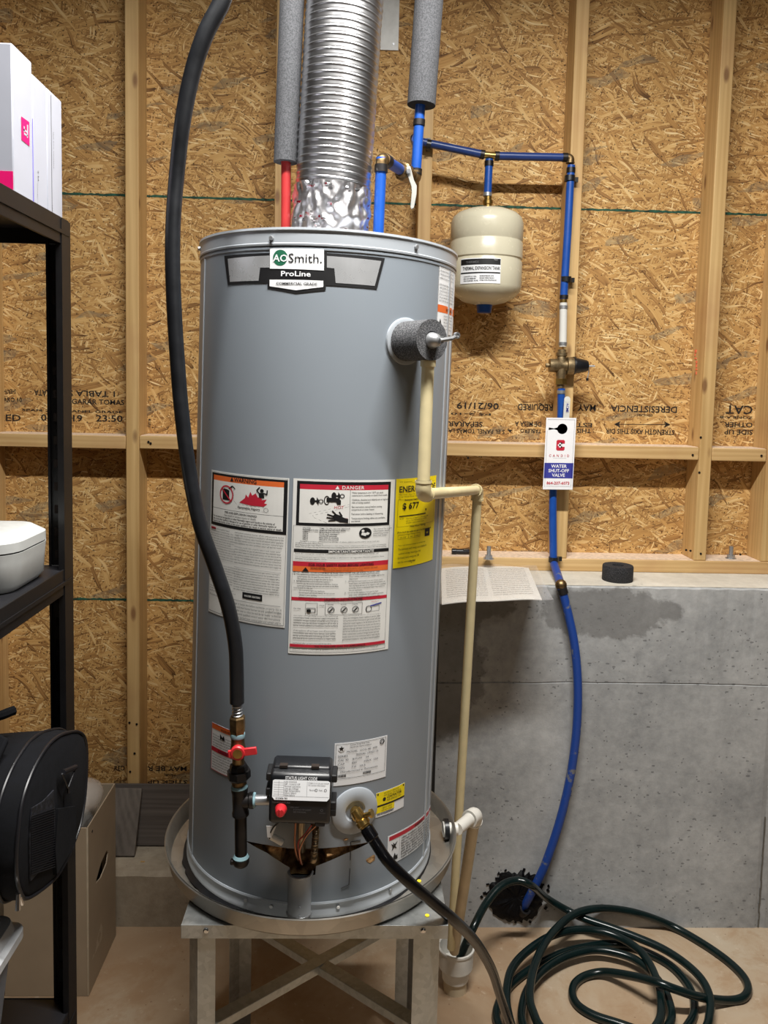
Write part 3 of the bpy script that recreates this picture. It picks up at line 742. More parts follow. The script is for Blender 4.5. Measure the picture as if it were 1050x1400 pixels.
# --- brand badge
S, W, Hh = tank_sheet(-45.6, 24.4, 1.1335, 1.0625, 'brand_badge')
k = W/(24.4+45.6)
def bu(px, py):
    th, z = on_tank(px, py); return ((th+45.6)*k, 1.1335-z)
def pp(*pts): return [bu(*p) for p in pts]
wing = pp((307, 350), (369, 346), (369, 337.5), (447, 338.5), (447, 346), (526, 353), (515, 395.5), (446, 390), (445, 397), (405, 401), (366, 394), (366, 387), (312, 389.5))
S.poly(wing, IK, .0004)
S.poly(pp((312, 354), (369, 349.5), (369, 366), (356, 366), (354, 384), (315, 385.5)), M['silver_ink'], .0007)
S.poly(pp((447, 350), (521, 357), (512, 391), (459, 387), (457, 367), (447, 366)), M['silver_ink'], .0007)
S.poly(pp((369.5, 340), (443, 341), (443, 370), (369.5, 367.5)), P2, .0009)
S.poly(pp((369, 382.5), (442, 384), (442, 392.5), (405, 397), (369, 391.5)), P2, .0009)
cx_, cz_ = bu(383.5, 352.5); S.circ(cx_, cz_, .0128, M['green_ink'], .0011, 28)
def fitpx(x0, y0, x1, y1): a = bu(x0, y0); b = bu(x1, y1); return b[0]-a[0]
def ptext(t, x0, x1, y, hpx, mat, **kw):
    a = bu(x0, y); b = bu(x1, y+(x1-x0)*.017); rot = math.atan2(b[1]-a[1], b[0]-a[0])
    V, F, Wt = text_geo(t, 1, kw.get('bold', False)); wd = b[0]-a[0]; hh = hpx/1090*1.33/.73
    S._mb(mat).add([S.fn(a[0]+x*wd/Wt*math.cos(rot)+y_*hh*math.sin(rot), a[1]+x*wd/Wt*math.sin(rot)-y_*hh*math.cos(rot), .0014) for x, y_ in V], F)
ptext('AO', 374, 394, 357.5, 9.5, P2, bold=True)
ptext('Smith.', 394, 441, 359, 12.5, IK)
ptext('ProLine', 384, 425, 377.5, 7, P2, bold=True)
ptext('COMMERCIAL GRADE', 378, 434, 389.5, 3.6, IK, bold=True)
o = MB().build('brand_badge', IK, H) if False else None
bd = MB(); Sb = S; first = Sb.mb.pop(IK); bo = first.build('brand_badge', IK, H, smooth=False); tag(bo, 'black, silver and white winged brand badge under the rim'); Sb.prints(bo)

# --- left warning label
S, W, Hh = tank_sheet(-51.3, -10.6, .7525, .4985, 'warning_label')
vmap(S, [0, .0165, .0728, .1045, .2285, .254], [0, .0160, .0650, .0955, .2125, .254])
m = .0035
S.rect(m, m, W-m*.6, .1045, IK, .0004); S.rect(m+.006, m+.004, W-m-.005, .0165, OI, .0007)
S.rect(m+.006, .0165, W-m-.005, .072, P_, .0007); S.rect(m+.006, .0728, W-m-.005, .0990, P_, .0007)
S.poly([(.056, .0145), (.0600, .0065), (.0640, .0145)], IK, .0009); S.text('WARNING', .0655, .0143, .0098, IK, True)
S.ring(.0470, .0420, .0185, .0028, RI, .0011, 28, ru=.0175); S.rect(.0375, .0335, .0545, .0530, IK, .0009)
S.poly([(.0375, .0335), (.041, .0305), (.049, .0312), (.0545, .0335)], IK, .0009); S.line(.0350, .0300, .0595, .0545, RI, .0028, .0012); S.line(.053, .030, .062, .0235, IK, .0030, .0010); S.line(.062, .0235, .068, .0285, IK, .0022, .0010)
S.poly([(.078, .0540), (.090, .0440), (.092, .0360), (.097, .0420), (.101, .0300), (.105, .0370), (.112, .0320), (.116, .0400), (.122, .0380), (.124, .0440), (.133, .0420), (.128, .0500), (.134, .0510), (.128, .0565), (.104, .0570)], RI, .0009)
S.circ(.1235, .0262, .0036, IK, .0012); S.poly([(.118, .031), (.127, .030), (.1285, .0400), (.1185, .0400)], IK, .0011); S.line(.119, .032, .1135, .026, IK, .0024, .0012); S.line(.1135, .026, .1195, .0195, IK, .0022, .0012); S.line(.127, .031, .1330, .0325, IK, .0024, .0012); S.line(.133, .0325, .1335, .0240, IK, .0022, .0012)
S.line(.064, .030, .0655, .0520, IK, .0004); S.line(.0655, .052, .0720, .0580, IK, .0004); S.line(.072, .058, .132, .0590, IK, .0004); S.line(.070, .0668, .131, .0672, IK, .0004)
S.text('Flammable Vapors', .0745, .0652, .0062, IK, True); S.ring(.132, .0632, .0042, .0005, IK, .0010)
S.text('FIRE AND EXPLOSION HAZARD', .044, .0785, .0050, IK, True); S.text('Can result in serious injury or death.', .0425, .0838, .0048, IK)
S.lines(['Do not store or use gasoline or other flammable vapors and liquids in the vicinity of', 'this or any other appliance. Storage of or use of gasoline or other flammable vapors or', 'liquids in the vicinity of this or any other appliance can result in serious injury or death.'], .0115, .0885, .0044, .0046, IK, True, fit=.150)
S.rect(.0045, .1085, .0195, .1125, RI, .0006); S.text('DANGER', .0055, .1118, .0036, IK, True); S.text('Incorrect ignition hazard', .021, .1118, .0036, IK)
S.lines(fake_lines(12, 44, 1), .0045, .1165, .0036, .0045, GI); S.lines(fake_lines(8, 46, 2), .0045, .1780, .0036, .0045, GI)
S.lines(fake_lines(5, 60, 3), .070, .1115, .0040, .0048, IK, fit=.095); S.lines(fake_lines(7, 60, 4), .070, .1375, .0040, .0048, IK, fit=.092)
S.line(.070, .1735, .162, .1735, GI, .0005)
S.lines(fake_lines(9, 58, 5), .070, .1785, .0038, .0046, IK, fit=.090)
S.lines(fake_lines(4, 50, 13), .0045, .2210, .0034, .0044, GI)
S.rect(.0900, .2170, .1295, .2285, IK, .0006); S.text('WATER HEATERS', .0940, .2248, .0050, P_, True, fit=.0320)
S.line(.044, .2320, .163, .2320, GI, .0004)
S.lines(fake_lines(5, 70, 6), .040, .2365, .0033, .0036, IK, fit=.125)
S.frame(.0022, .0018, W-.002, Hh-.002, .0005, GI, .0006)
S.finish(H, P_, (W, Hh), label='tall white label with an orange warning panel and flame pictogram')

# --- centre danger and lighting-instructions label
S, W, Hh = tank_sheet(-8.9, 33.4, .7530, .4555, 'danger_label')
vmap(S, [0, .0040, .0835, .1325, .1385, .1585, .1675, .1785, .1868, .2275, .2325, .2380, .2590, .2640, .3060, .3085, .3145, .3200, .3260], [0, .0035, .0780, .1180, .1235, .1390, .1470, .1560, .1620, .2000, .2055, .2090, .2290, .2320, .2780, .2805, .2855, .2895, .2975])
Hh = .3260
S.rect(.0065, .0040, W-.0085, .0835, IK, .0004); S.rect(.0115, .0095, W-.0135, .0185, RI, .0007); S.rect(.0115, .0185, W-.0135, .0785, P_, .0007)
S.poly([(.0700, .0170), (.0735, .0108), (.0770, .0170)], P_, .0010); S.text('DANGER', .0810, .0169, .0086, P_, True, track=.08)
S.line(.0955, .0185, .0955, .0785, IK, .0006)
# tap, water and hand pictogram
for (u, v) in ((.034, .0390), (.0690, .0290)):
    S.circ(u-.001, v, .0066, IK, .0010, 16, ru=.0042); S.line(u, v, u+.010, v, IK, .0030, .0010); S.poly([(u+.006, v-.007), (u+.0095, v-.002), (u+.009, v+.007), (u+.0055, v+.002)], IK, .0011); S.ring(u+.0130, v, .0040, .0012, IK, .0011, 12)
S.ring(.0565, .0370, .0082, .0015, IK, .0010, 20, ru=.0048); S.poly([(.056, .0320), (.075, .0330), (.080, .0370), (.080, .0445), (.074, .0445), (.072, .0400), (.056, .0400)], IK, .0011)
S.text('HOT', .069, .0520, .0075, RI, False); S.line(.028, .0620, .094, .0440, IK, .0004); S.line(.034, .0650, .094, .0480, IK, .0004); S.line(.034, .0650, .037, .0690, IK, .0004); S.line(.037, .0690, .058, .0780, IK, .0004)
S.poly([(.066, .0650), (.072, .0610), (.080, .0640), (.0860, .0680), (.0935, .0700), (.0935, .0775), (.080, .0760), (.070, .0720)], IK, .0010)
for (a_, b_, c_, d_) in ((.070, .066, .058, .062), (.071, .070, .057, .0675), (.072, .0725, .060, .0735), (.073, .063, .066, .0555), (.083, .066, .078, .0575)): S.line(a_, b_, c_, d_, IK, .0024, .0011)
S.text('BURN', .074, .0730, .0068, RI, True)
rws = ['Water temperature over 125°F can cause', 'severe burns instantly or death from scalds.', '', 'Children, disabled and elderly are at highest', 'risk of being scalded.', '', 'See instruction manual before setting', 'temperature at water heater.', '', 'Feel water before bathing or showering.', '', 'Temperature limiting valves are available,', 'see manual.']
v = .0245
for r_ in rws:
    if r_ == '': v += .0030; continue
    S.text(r_, .0985, v, .0048, IK, False, fit=.0665*len(r_)/45); v += .0049
S.lines(['WATER', 'TEMPERATURE', '120°F', '125°F', '130°F', '140°F', '150°F'], .0180, .0900, .0040, .0038, IK, True)
S.lines(['TIME TO PRODUCE SERIOUS', 'BURNS ON ADULT SKIN', 'More than 5 minutes', '1 1/2 to 2 minutes', 'About 30 seconds', 'Less than 5 seconds', 'About 1 1/2 second'], .046, .0900, .0040, .0038, IK, True)
S.circ(.1245, .0980, .0112, IK, .0007, 24); S.circ(.1200, .0935, .0026, P_, .0010); S.poly([(.117, .1020), (.118, .0965), (.123, .0970), (.1270, .1000), (.1250, .1045)], P_, .0010); S.poly([(.1245, .0985), (.128, .0960), (.1325, .0985), (.130, .1020), (.1265, .1020)], P_, .0010)
S.lines(['See manual for more', 'information about', 'preventing burns', 'from hot water.'], .1390, .0915, .0042, .0047, IK)
S.lines(['       The time to produce serious burns on the skin of infants, children and the elderly can be much less.', 'Install Thermostatic Mixing Valves', 'Even if you set the water heater thermostat to a low setting, hotter temperatures may occur in certain circumstances.', 'Install Thermostatic Mixing Valves (temperature limiting valves) at each point of use to reduce the risk of scalding.'], .0070, .1175, .0038, .0038, IK, fit=.158)
S.rect(.0045, .1325, W-.0075, .1385, IK, .0004); S.text('IMPORTANT/IMPORTANTE', .0620, .1380, .0066, P_, True, h=.0009)
S.lines(['Read the manual for complete instructions and safety information. For a free manual, call.', '', 'Lea el manual para instrucciones completas e informacion de seguridad. Manuales gratuitos, llame.', 'Ejemplar en propio idioma, llame.'], .0070, .1425, .0037, .0037, IK, fit=.155)
S.rect(.0035, .1585, W-.0075, .1675, RI, .0004); S.text('FOR YOUR SAFETY READ BEFORE LIGHTING', .030, .1662, .0072, IK, True, fit=.112)
S.rect(.0035, .1675, W-.0075, .1785, OI, .0004); S.poly([(.0195, .1778), (.0250, .1690), (.0305, .1778)], IK, .0007); S.text('WARNING:', .0330, .1722, .0050, IK, True); S.lines(['If you do not follow these instructions exactly, a fire or explosion may result', 'causing property damage, personal injury or loss of life.'], .0545, .1720, .0040, .0045, IK, fit=.095)
S.text('BEFORE LIGHTING: ENTIRE SYSTEM MUST BE FILLED WITH WATER AND AIR PURGED FROM ALL LINES', .0045, .1822, .0042, IK, True, fit=.150)
S.lines(['A.   The appliance has a pilot which must be lit by the built-in piezo', '       igniter system. Do not open the inner door of', '       the appliance and try to light the pilot by hand.', 'B.   BEFORE LIGHTING smell all around the appliance', '       area for gas. Be sure to smell next to the floor because', '       some gas is heavier than air and will settle on the floor.', 'WHAT TO DO IF YOU SMELL GAS', '       ·   Do not try to light any appliance.', '       ·   Do not touch any electric switch; do not use any', '           phone in your building.', '       ·   Immediately call your gas supplier from a neighbor'], .0060, .1868, .0040, .0042, IK, fit=.082)
S.lines(['        phone. Follow the gas supplier instructions.', '        If you cannot reach your gas supplier, call the fire', '        department.', 'C.   Use only your hand to push in or turn the gas control', '        knob. Never use tools. If the knob will not push in or', '        turn by hand, do not try to repair it, call a qualified', '        technician. Force or attempted repair may result in a', '        fire or explosion.', 'D.   Do not use this appliance if any part has been', '        under water. Immediately call a qualified technician', '        to inspect the appliance and replace any part.'], .0920, .1860, .0040, .0042, IK, fit=.075)
S.rect(.0030, .2275, W-.0078, .2325, RI, .0004); S.text('LIGHTING INSTRUCTIONS', .0580, .2320, .0055, IK, True, fit=.066)
S.frame(.0600, .2380, .1240, .2590, .0005, IK, .0006)
for u in (.0700, .0920, .1120):
    S.ring(u, .2500, .0058, .0010, IK, .0007, 18); S.line(u-.003, .2530, u+.003, .2470, IK, .0020, .0008); S.text('FIGURE', u-.0060, .2415, .0030, IK)
S.frame(.0270, .2380, .0470, .2590, .0005, IK, .0006); S.frame(.029, .2470, .044, .2550, .0010, IK, .0007); S.circ(.033, .252, .0035, IK, .0008); S.text('Gas Inlet', .0070, .2500, .0034, IK); S.text('KNOB', .050, .2430, .0030, IK)
S.ring(.1360, .2510, .0058, .0010, IK, .0007, 16); S.line(.139, .2460, .1600, .2420, M['tag_blue'], .0022, .0008); S.frame(.132, .2460, .156, .2560, .0005, IK, .0007); S.text('FIGURE 4', .140, .2390, .0034, RI)
S.lines(fake_lines(5, 58, 7)+[''] + fake_lines(4, 56, 8)+['']+fake_lines(1, 50, 18), .0075, .2640, .0037, .0040, IK, fit=.075)
S.lines(fake_lines(10, 52, 9), .0910, .2640, .0039, .0042, IK, fit=.068)
S.rect(.0025, .3085, W-.0080, .3145, RI, .0009); S.text('TO TURN OFF GAS TO APPLIANCE', .0440, .3140, .0055, IK, True, fit=.088, h=.0012)
S.lines(fake_lines(1, 90, 10), .0070, .3200, .0036, .0035, IK, fit=.150)
S.frame(.0025, .0838, W-.0075, Hh-.0025, .0004, GI, .0005)
S.finish(H, P_, (W, Hh), label='long white label with a red danger band, tap pictogram and lighting instructions')

# --- yellow energy guide
S, W, Hh = tank_sheet(34.1, 61.3, .7535, .5975, 'energy_label')
vmap(S, [0, .030, .065, .078, .103, .1155, .132, .153, .156], [0, .0235, .0535, .0655, .0865, .102, .118, .1485, .156])
S.text('ENERGYGUIDE', .0060, .0300, .0190, IK, True, fit=W-.010)
S.text('U.S. Government', .008, .0085, .0040, IK); S.text('Federal law prohibits removal', .050, .0085, .0036, IK); S.line(.035, .0100, W-.006, .0100, IK, .0003)
S.lines(['Water Heater - Natural Gas', 'Storage Tank Size (Storage Capacity)', 'Gas'], .0060, .0360, .0034, .0042, IK)
S.text('Estimated Yearly Energy Cost', .020, .0480, .0048, IK, True); S.text('$ 677', .0150, .0650, .0180, IK, True)
S.line(.0090, .0780, .0790, .0780, IK, .0020); S.poly([(.076, .0690), (.0815, .0690), (.0790, .0745)], IK, .0007)
S.text('$ 220', .0100, .0845, .0040, IK); S.lines(['Your cost will depend on your utility rates', 'and use. Cost range based only on models', 'of similar capacity fueled by gas.'], .0250, .0850, .0038, .0047, IK, fit=.062)
S.frame(.0050, .0455, W-.006, .1000, .0004, IK, .0006)
S.text('First Hour Rating', .0350, .1030, .0052, IK, True, fit=.044); S.text('(How much hot water you get in the first hour of use)', .0060, .1100, .0038, IK, True, fit=.094)
S.frame(.0080, .1125, .0640, .1195, .0004, IK, .0006); S.line(.0330, .1125, .0330, .1195, IK, .0004); S.line(.048, .1125, .048, .1195, IK, .0004)
S.text('very small', .012, .1175, .0036, IK); S.text('low', .037, .1175, .0036, IK); S.text('medium', .050, .1175, .0036, IK); S.rect(.0790, .1090, .0960, .1215, IK, .0006); S.text('high', .083, .1160, .0044, YI, h=.0009)
S.lines(['·  Your cost estimate is based on standard use', '·  The estimated yearly energy cost is based on a', '    national average natural gas cost.', '·  Estimated yearly energy use: 268', '·  visit the website for more'], .0060, .1320, .0038, .0052, IK, fit=.080)
S.text('energy label', .0350, .1530, .0036, IK)
S.finish(H, YI, (W, Hh), label='yellow energy cost label partly behind the cream pipe')

# --- rating plate
S, W, Hh = tank_sheet(11.2, 34.9, .2990, .2230, 'rating_plate')
S.frame(.0022, .0022, W-.003, Hh-.0120, .0005, IK); S.circ(.0120, .0100, .0060, P2, .0006)
S.poly([(.0120+.0052*(1 if i % 2 == 0 else .42)*math.sin(PI*i/5), .0100-.0052*(1 if i % 2 == 0 else .42)*math.cos(PI*i/5)) for i in range(10)], IK, .0009)
S.ring(W-.0110, .0090, .0050, .0014, IK, .0008, 18); S.text('CS', W-.0140, .0110, .0060, IK, True)
S.lines(['Automatic Storage Water Heater', 'Natural Gas - Indoor installation'], .0270, .0060, .0038, .0042, IK, fit=.040)
v = .0180
for row in ('         MODEL  GCG-40  400', 'SERIES        SERIAL 1932115', 'GAL 40 |  BTU/H |  34', 'CAP   |   EFF   |   MAX  150', 'MIN   |  7.0 | 10.5', '   Manufactured in Tennessee'):
    S.text(row, .0060, v, .0045, IK, False, fit=.070*len(row)/26); v += .0070
for j, u0 in enumerate((.0060, .0530)):
    rr = random.Random(j); u = u0
    while u < u0+.0150: wd = rr.choice((.0004, .0007, .0010)); S.rect(u, .0565, u+wd, .0610, IK, .0006); u += wd+rr.choice((.0004, .0007))
S.finish(H, P2, (W, Hh), label='white data plate with a star and bar codes above the drain valve')
# --- small yellow installer label
S, W, Hh = tank_sheet(30.5, 46.3, .1968, .1515, 'installer_label')
S.rect(0, 0, W, .0240, YI, .0005); S.rect(0, .0235, W, .0265, IK, .0007); S.rect(0, .0265, W*.62, .0380, YI, .0005)
S.text('CONTRACTOR', .0230, .0150, .0065, IK, True, fit=.035); S.text('FOR SERVICE CALL', .0230, .0200, .0045, IK, fit=.035); S.lines(['FOR WARRANTY INFORMATION', 'SCAN OR CALL YOUR INSTALLER'], .016, .0050, .0036, .0042, IK, fit=.040)
S.circ(.0175, .0150, .0035, IK, .0007); S.circ(.0035, .0030, .0018, IK, .0007); S.circ(W-.0035, .0030, .0018, IK, .0007)
S.lines(['register online', 'and save today'], .012, .0310, .0040, .0045, IK)
u = .003; rr = random.Random(4)
while u < W*.60: wd = rr.choice((.0004, .0008)); S.rect(u, .0390, u+wd, .0425, IK, .0005); u += wd+.0005
S.finish(H, P2, (W, Hh), label='small yellow and white service label right of the drain valve')
# --- lower right flood label
S, W, Hh = tank_sheet(37.6, 79.0, .1080, .0520, 'flood_label')
def drop(S, W): 
    f0 = S.fn
    S.fn = lambda u, v, h: f0(u, v + .018*(u/W)**2, h)
drop(S, W)
S.rect(.0030, .0020, W-.004, .0095, M['red_ink'], .0005); S.text('WARNING', .075, .0088, .0070, IK, True)
S.line(.0300, .0110, .0300, .0530, IK, .0004)
S.poly([(.008, .0160), (.014, .0210), (.013, .0150), (.017, .0200), (.024, .0160), (.019, .0240), (.023, .0300), (.016, .0260), (.010, .0310), (.012, .0240)], IK, .0006)
S.poly([(.008, .0500), (.010, .0420), (.014, .0450), (.018, .0360), (.021, .0430), (.025, .0410), (.026, .0500)], IK, .0006)
S.lines(fake_lines(8, 44, 11), .0340, .0160, .0058, .0052, IK, True, fit=.125)
S.finish(H, P2, (W, Hh), label='curved white label with a red band low on the right side')
# --- upper right label
S, W, Hh = tank_sheet(55.0, 79.5, 1.1315, 1.0100, 'valve_label')
S.lines(fake_lines(4, 44, 12), .0040, .0080, .0048, .0062, IK, fit=.070); S.lines(fake_lines(6, 44, 15), .0040, .0380, .0048, .0056, IK, fit=.080)
S.rect(.0005, .0720, W-.0005, .0850, OI, .0004); S.text('WARNING', .0350, .0815, .0080, IK, True); S.lines(fake_lines(5, 30, 14), .0260, .0915, .0048, .0058, IK, fit=.055)
S.poly([(.006, .1100), (.012, .0960), (.018, .1060), (.021, .1120)], IK, .0006)
S.line(.0004, 0, .0004, Hh, IK, .0008)
S.finish(H, P2, (W, Hh), label='narrow white label with an orange band below the rim on the right')
# --- left label behind the gas valve
S, W, Hh = tank_sheet(-46.2, -29.5, .3010, .2150, 'gas_label')
S.frame(0, 0, W, Hh, .0010, M['red_ink'], .0006); S.rect(.001, .0010, W-.001, .0100, OI, .0004); S.text('WARNING', .0260, .0088, .0062, IK, True)
S.rect(.0010, .0430, W-.001, .0510, RI, .0004); S.text('DANGER', .0200, .0495, .0062, IK, True)
S.poly([(.024, .0140), (.030, .0200), (.034, .0150), (.037, .0240), (.032, .0240), (.028, .0220), (.0245, .0250)], IK, .0006)
S.lines(fake_lines(5, 34, 21), .0040, .0210, .0040, .0048, IK, fit=.055); S.lines(fake_lines(6, 34, 22), .0040, .0570, .0040, .0048, IK, fit=.060)
S.finish(H, P2, (W, Hh), label='small red-framed white label behind the gas valve')

# --- gas control (black box on the jacket)
gth = -1.0
def loc_frame(th):
    a = R_(th); n = Vector((math.sin(a), -math.cos(a), 0)); e = Vector((math.cos(a), math.sin(a), 0)); return e, n
ge, gn = loc_frame(gth); gz = .2285
gc = gn*TR + Vector((0, 0, gz))
def gp(x, y, z): return gc + ge*x + gn*y + Vector((0, 0, z))         # x right, y out, z up from the control's middle
# body: rounded box whose upper part slopes back
def slab(xw, prof, n=1):
    vs = [gp(-xw, y, z) for y, z in prof] + [gp(xw, y, z) for y, z in prof]; k_ = len(prof)
    fs = [tuple(range(k_)), tuple(reversed(range(k_, 2*k_)))] + [(i, (i+1) % k_, (i+1) % k_+k_, i+k_) for i in range(k_)]
    return vs, fs
body = MB().add(*slab(.0500, [(.005, -.0370), (.060, -.0370), (.068, -.0310), (.069, .0090), (.061, .0440), (.054, .0480), (.005, .0520)])).build('gas_control', M['black_plastic'], H, local=True, bev=.005, seg=3)
tag(body, 'black plastic gas control box with a red knob and status label')
MB().add(*slab(.0470, [(.006, .0440), (.048, .0440), (.045, .0520), (.036, .0545), (.010, .0545)])).build('top_hood', M['black_plastic'], body, local=True, bev=.003)
for x in (-.030, .022): MB().box(gp(x, .043, .0525), (.013, .010, .004)).build('slot', M['dark_gap'], body, local=True)
for s_, z in ((-1, .034), (-1, .008), (1, .034), (1, -.012), (1, -.024)):
    MB().box(gp(s_*.0525, .030, z), (.012, .036, .013)).build('clip', M['matte_black'], body, local=True, bev=.002)
# status label on the sloped face
sn = Vector((0, 0, 0)); top = gp(0, .0612, .0435); bot = gp(0, .0692, .0090); ey = (top-bot).normalized(); nn = ge.cross(ey)*1.0
if nn.dot(gn) < 0: nn = -nn
o0 = HM @ (gp(-.0450, 0, 0) - gp(0, 0, 0) + top + ey*.0005 + nn*.0004)
S = Sheet(plane_map(o0, HR @ ge, HR @ ey, HR @ nn), 1, 'status_label')
S.poly([(.000, .0075), (.003, .0060), (.0900, .0060), (.0930, .0080), (.0930, .0330), (.0890, .0375), (.0040, .0375), (.0, .0330)], M['paper2'], .0004)
S.text('STATUS LIGHT CODE', .0200, .0052, .0068, M['paper2'], True, fit=.052, h=.0006)
S.line(.0100, .0075, .0100, .0310, GI, .0003); S.line(.0180, .0075, .0180, .0310, GI, .0003); S.line(.0560, .0075, .0560, .0310, GI, .0003); S.line(.001, .0312, .092, .0312, GI, .0003)
for i in range(6): S.line(.002, .0105+i*.0036, .018, .0105+i*.0036, GI, .0003)
S.lines(['LED STATUS', 'Off - Control Off', 'Normal operation', 'Low gas voltage', 'High temperature', 'Sensor failure', 'Valve failure'], .0190, .0100, .0036, .0034, GI)
S.text('Normal', .060, .0215, .0032, GI); S.ring(.0710, .0205, .0022, .0006, GI, .0008, 12); S.text('Flash', .075, .0215, .0032, GI); S.ring(.0860, .0205, .0022, .0006, GI, .0008, 12)
S.text('0123456 789', .006, .0358, .0036, IK, True)
S.lines(['If light is not on see manual', 'for service information'], .0580, .0105, .0030, .0034, GI)
pm = S.mb.pop(M['paper2']); lb = pm.build('status_label', M['paper2'], body, smooth=False)
GIm = S.mb
for mat, mb in GIm.items(): mb.build('print', mat, body, smooth=False)
kn = MB().lathe(gp(-.0300, .067, -.0085), gn, [(.0098, 0), (.0098, .003), (.0086, .004), (.0078, .0130), (.0060, .0145)], 20).build('knob', M['red_handle'], body, local=True)
MB().box(gp(-.0300, .0815, -.0085), (.0030, .004, .0125)).build('knob_grip', M['red_handle'], body, local=True, bev=.0006)
S = Sheet(plane_map(HM @ gp(-.050, .0705, .0055), HR @ ge, Vector((0, 0, 1)), HR @ gn), 1)
S.text('TEMPERATURE', .0050, .0030, .0042, GI, False, fit=.030); S.text('VERY HOT', .0350, .0100, .0030, GI); S.text('STATUS OF LIGHT', .0400, .0140, .0036, GI); S.text('SEE MANUAL', .0400, .0180, .0036, GI); S.ring(.086, .0130, .0022, .0006, GI, .0003, 12); S.line(.082, .0175, .092, .0175, GI, .0005)
S.mb[GI].build('grey_print', GI, body, smooth=False)
MB().box(gp(.034, .064, -.0325), (.016, .006, .010)).build('socket', M['matte_black'], body, local=True, bev=.001)
# tubes and wires from control into the chamber
MB().tube([gp(.0005, .030, -.042), gp(.0005, .028, -.075), gp(.0005, .010, -.110), gp(.0005, -.02, -.130)], .0075).build('burner_tube', M['conduit'], H, local=True)
MB().tube(spline([gp(-.008, .040, -.042), gp(-.008, .038, -.085), gp(-.004, .022, -.120), gp(-.002, -.02, -.150)]), .0018, 8).build('pilot_tube', M['copper'], H, local=True)
pts = spline([gp(.022, .045, -.040), gp(.026, .040, -.060), gp(.025, .034, -.090), gp(.023, .020, -.122), gp(.020, -.01, -.140)], 22)
MB().tube(pts, [.0052+.0011*math.sin(i*1.9) for i in range(len(pts))], 12).build('flexible_tube', M['conduit'], H, local=True)
MB().tube(spline([gp(.028, .058, -.040), gp(.012, .052, -.062), gp(.001, .048, -.090), gp(.004, .030, -.125), gp(.004, 0, -.140)]), .0014, 8).build('pilot_wire', M['copper'], H, local=True)
MB().tube(spline([gp(.020, .058, -.040), gp(.010, .050, -.060), gp(-.002, .045, -.080), gp(.002, .026, -.125), gp(.0, 0, -.140)]), .0014, 8).build('red_wire', M['wire_red'], H, local=True)
MB().tube(spline([gp(-.034, .050, -.041), gp(-.043, .046, -.052), gp(-.049, .040, -.066), gp(-.051, .034, -.080)]), .0012, 8).build('igniter_wire', M['matte_black'], H, local=True)
pw = [gp(-.056, .040, -.054), gp(-.040, .040, -.054), gp(-.047, .040, -.074), gp(-.054, .040, -.074)]
MB().add(pw+[q+gn*.001 for q in pw], [(0, 1, 2, 3), (7, 6, 5, 4), (0, 1, 5, 4), (1, 2, 6, 5), (2, 3, 7, 6), (3, 0, 4, 7)]).build('wire_tag', M['paper2'], H, local=True)
MB().cyl(gp(-.052, .026, -.079), gp(-.030, .024, -.092), .0058, seg=12).build('igniter_plug', M['pvc'], H, local=True)
# grey half-round cover on the burner door
mb = MB(); prof = []; zz = [(.071, .0005), (.0685, .0022), (.065, .0), (.0, 0), (-.003, .0022), (-.007, 0), (-.0160, 0)]
vs = []; fs = []; n = 17; rc = .0205
for (z, b) in zz:
    for i in range(n):
        a = PI*i/(n-1); rr_ = rc+b; x = -rr_*math.cos(a); y = rr_*math.sin(a)*1.05
        vs.append(ge*x + gn*(TR-.004+y) + Vector((0, 0, z)))
for j in range(len(zz)-1):
    for i in range(n-1): q = j*n+i; fs.append((q, q+1, q+n+1, q+n))
cv = mb.add(vs, fs).build('tube_cover', M['cover'], H, local=True, ang=50); tag(cv, 'grey half-round cover below the gas control')
so = cv.modifiers.new('thick', 'SOLIDIFY'); so.thickness = .0016
for z in (.0690, -.0030):
    MB().tube([ge*(-(rc+.0004)*math.cos(PI*i/24))+gn*(TR-.004+(rc+.0004)*1.05*math.sin(PI*i/24))+Vector((0, 0, z)) for i in range(25)], .0022, 8).build('rolled_rim', M['steel'], cv, local=True, ang=80)
for z in (.020, .004): MB().cyl(ge*.002+gn*(TR+.0205)+Vector((0, 0, z)), ge*.002+gn*(TR+.0232)+Vector((0, 0, z)), .0020, seg=10).build('rivet', M['cover'], cv, local=True)
# door outline: stepped edges of the burner door sheet
th0, za = on_tank(501, 1166); th1, zb_ = on_tank(508, 1213)
def strip(thz, name, mat, wd=.0020, r=TR+.0008):
    mb = MB(); pts = [cyl(t_, z_, r) for t_, z_ in thz]; mb.tube(pts, wd/2, 6); return mb.build(name, mat, H, local=True)
strip([(19.5, .118), (19.6, .085)], 'door_edge', M['dark_gap'], .0012)
strip([(19.6, .070), (19.4, .040), (16, .036)], 'door_edge', M['dark_gap'], .0009)
strip([(19.5, .118), (24, .118)], 'door_edge', M['dark_gap'], .0009)
a0, z0_ = on_tank(503, 1185); vs = [cyl(a0-1.2, .079, TR+.0004), cyl(a0+2.5, .084, TR+.0004), cyl(a0+3.3, .081, TR+.0004), cyl(a0+3.2, .073, TR+.0004), cyl(a0+1, .070, TR+.0004), cyl(a0-.5, .074, TR+.0004)]
MB().add(vs, [(0, 1, 2, 3, 4, 5)]).build('torn_hole', M['tan_foam'], H, local=True)
for th in (-24, -12.5, 15, 40): MB().cyl(cyl(th, .004, TR), cyl(th, .004, TR+.004), .0032, seg=8).build('base_screw', M['steel'], H, local=True)

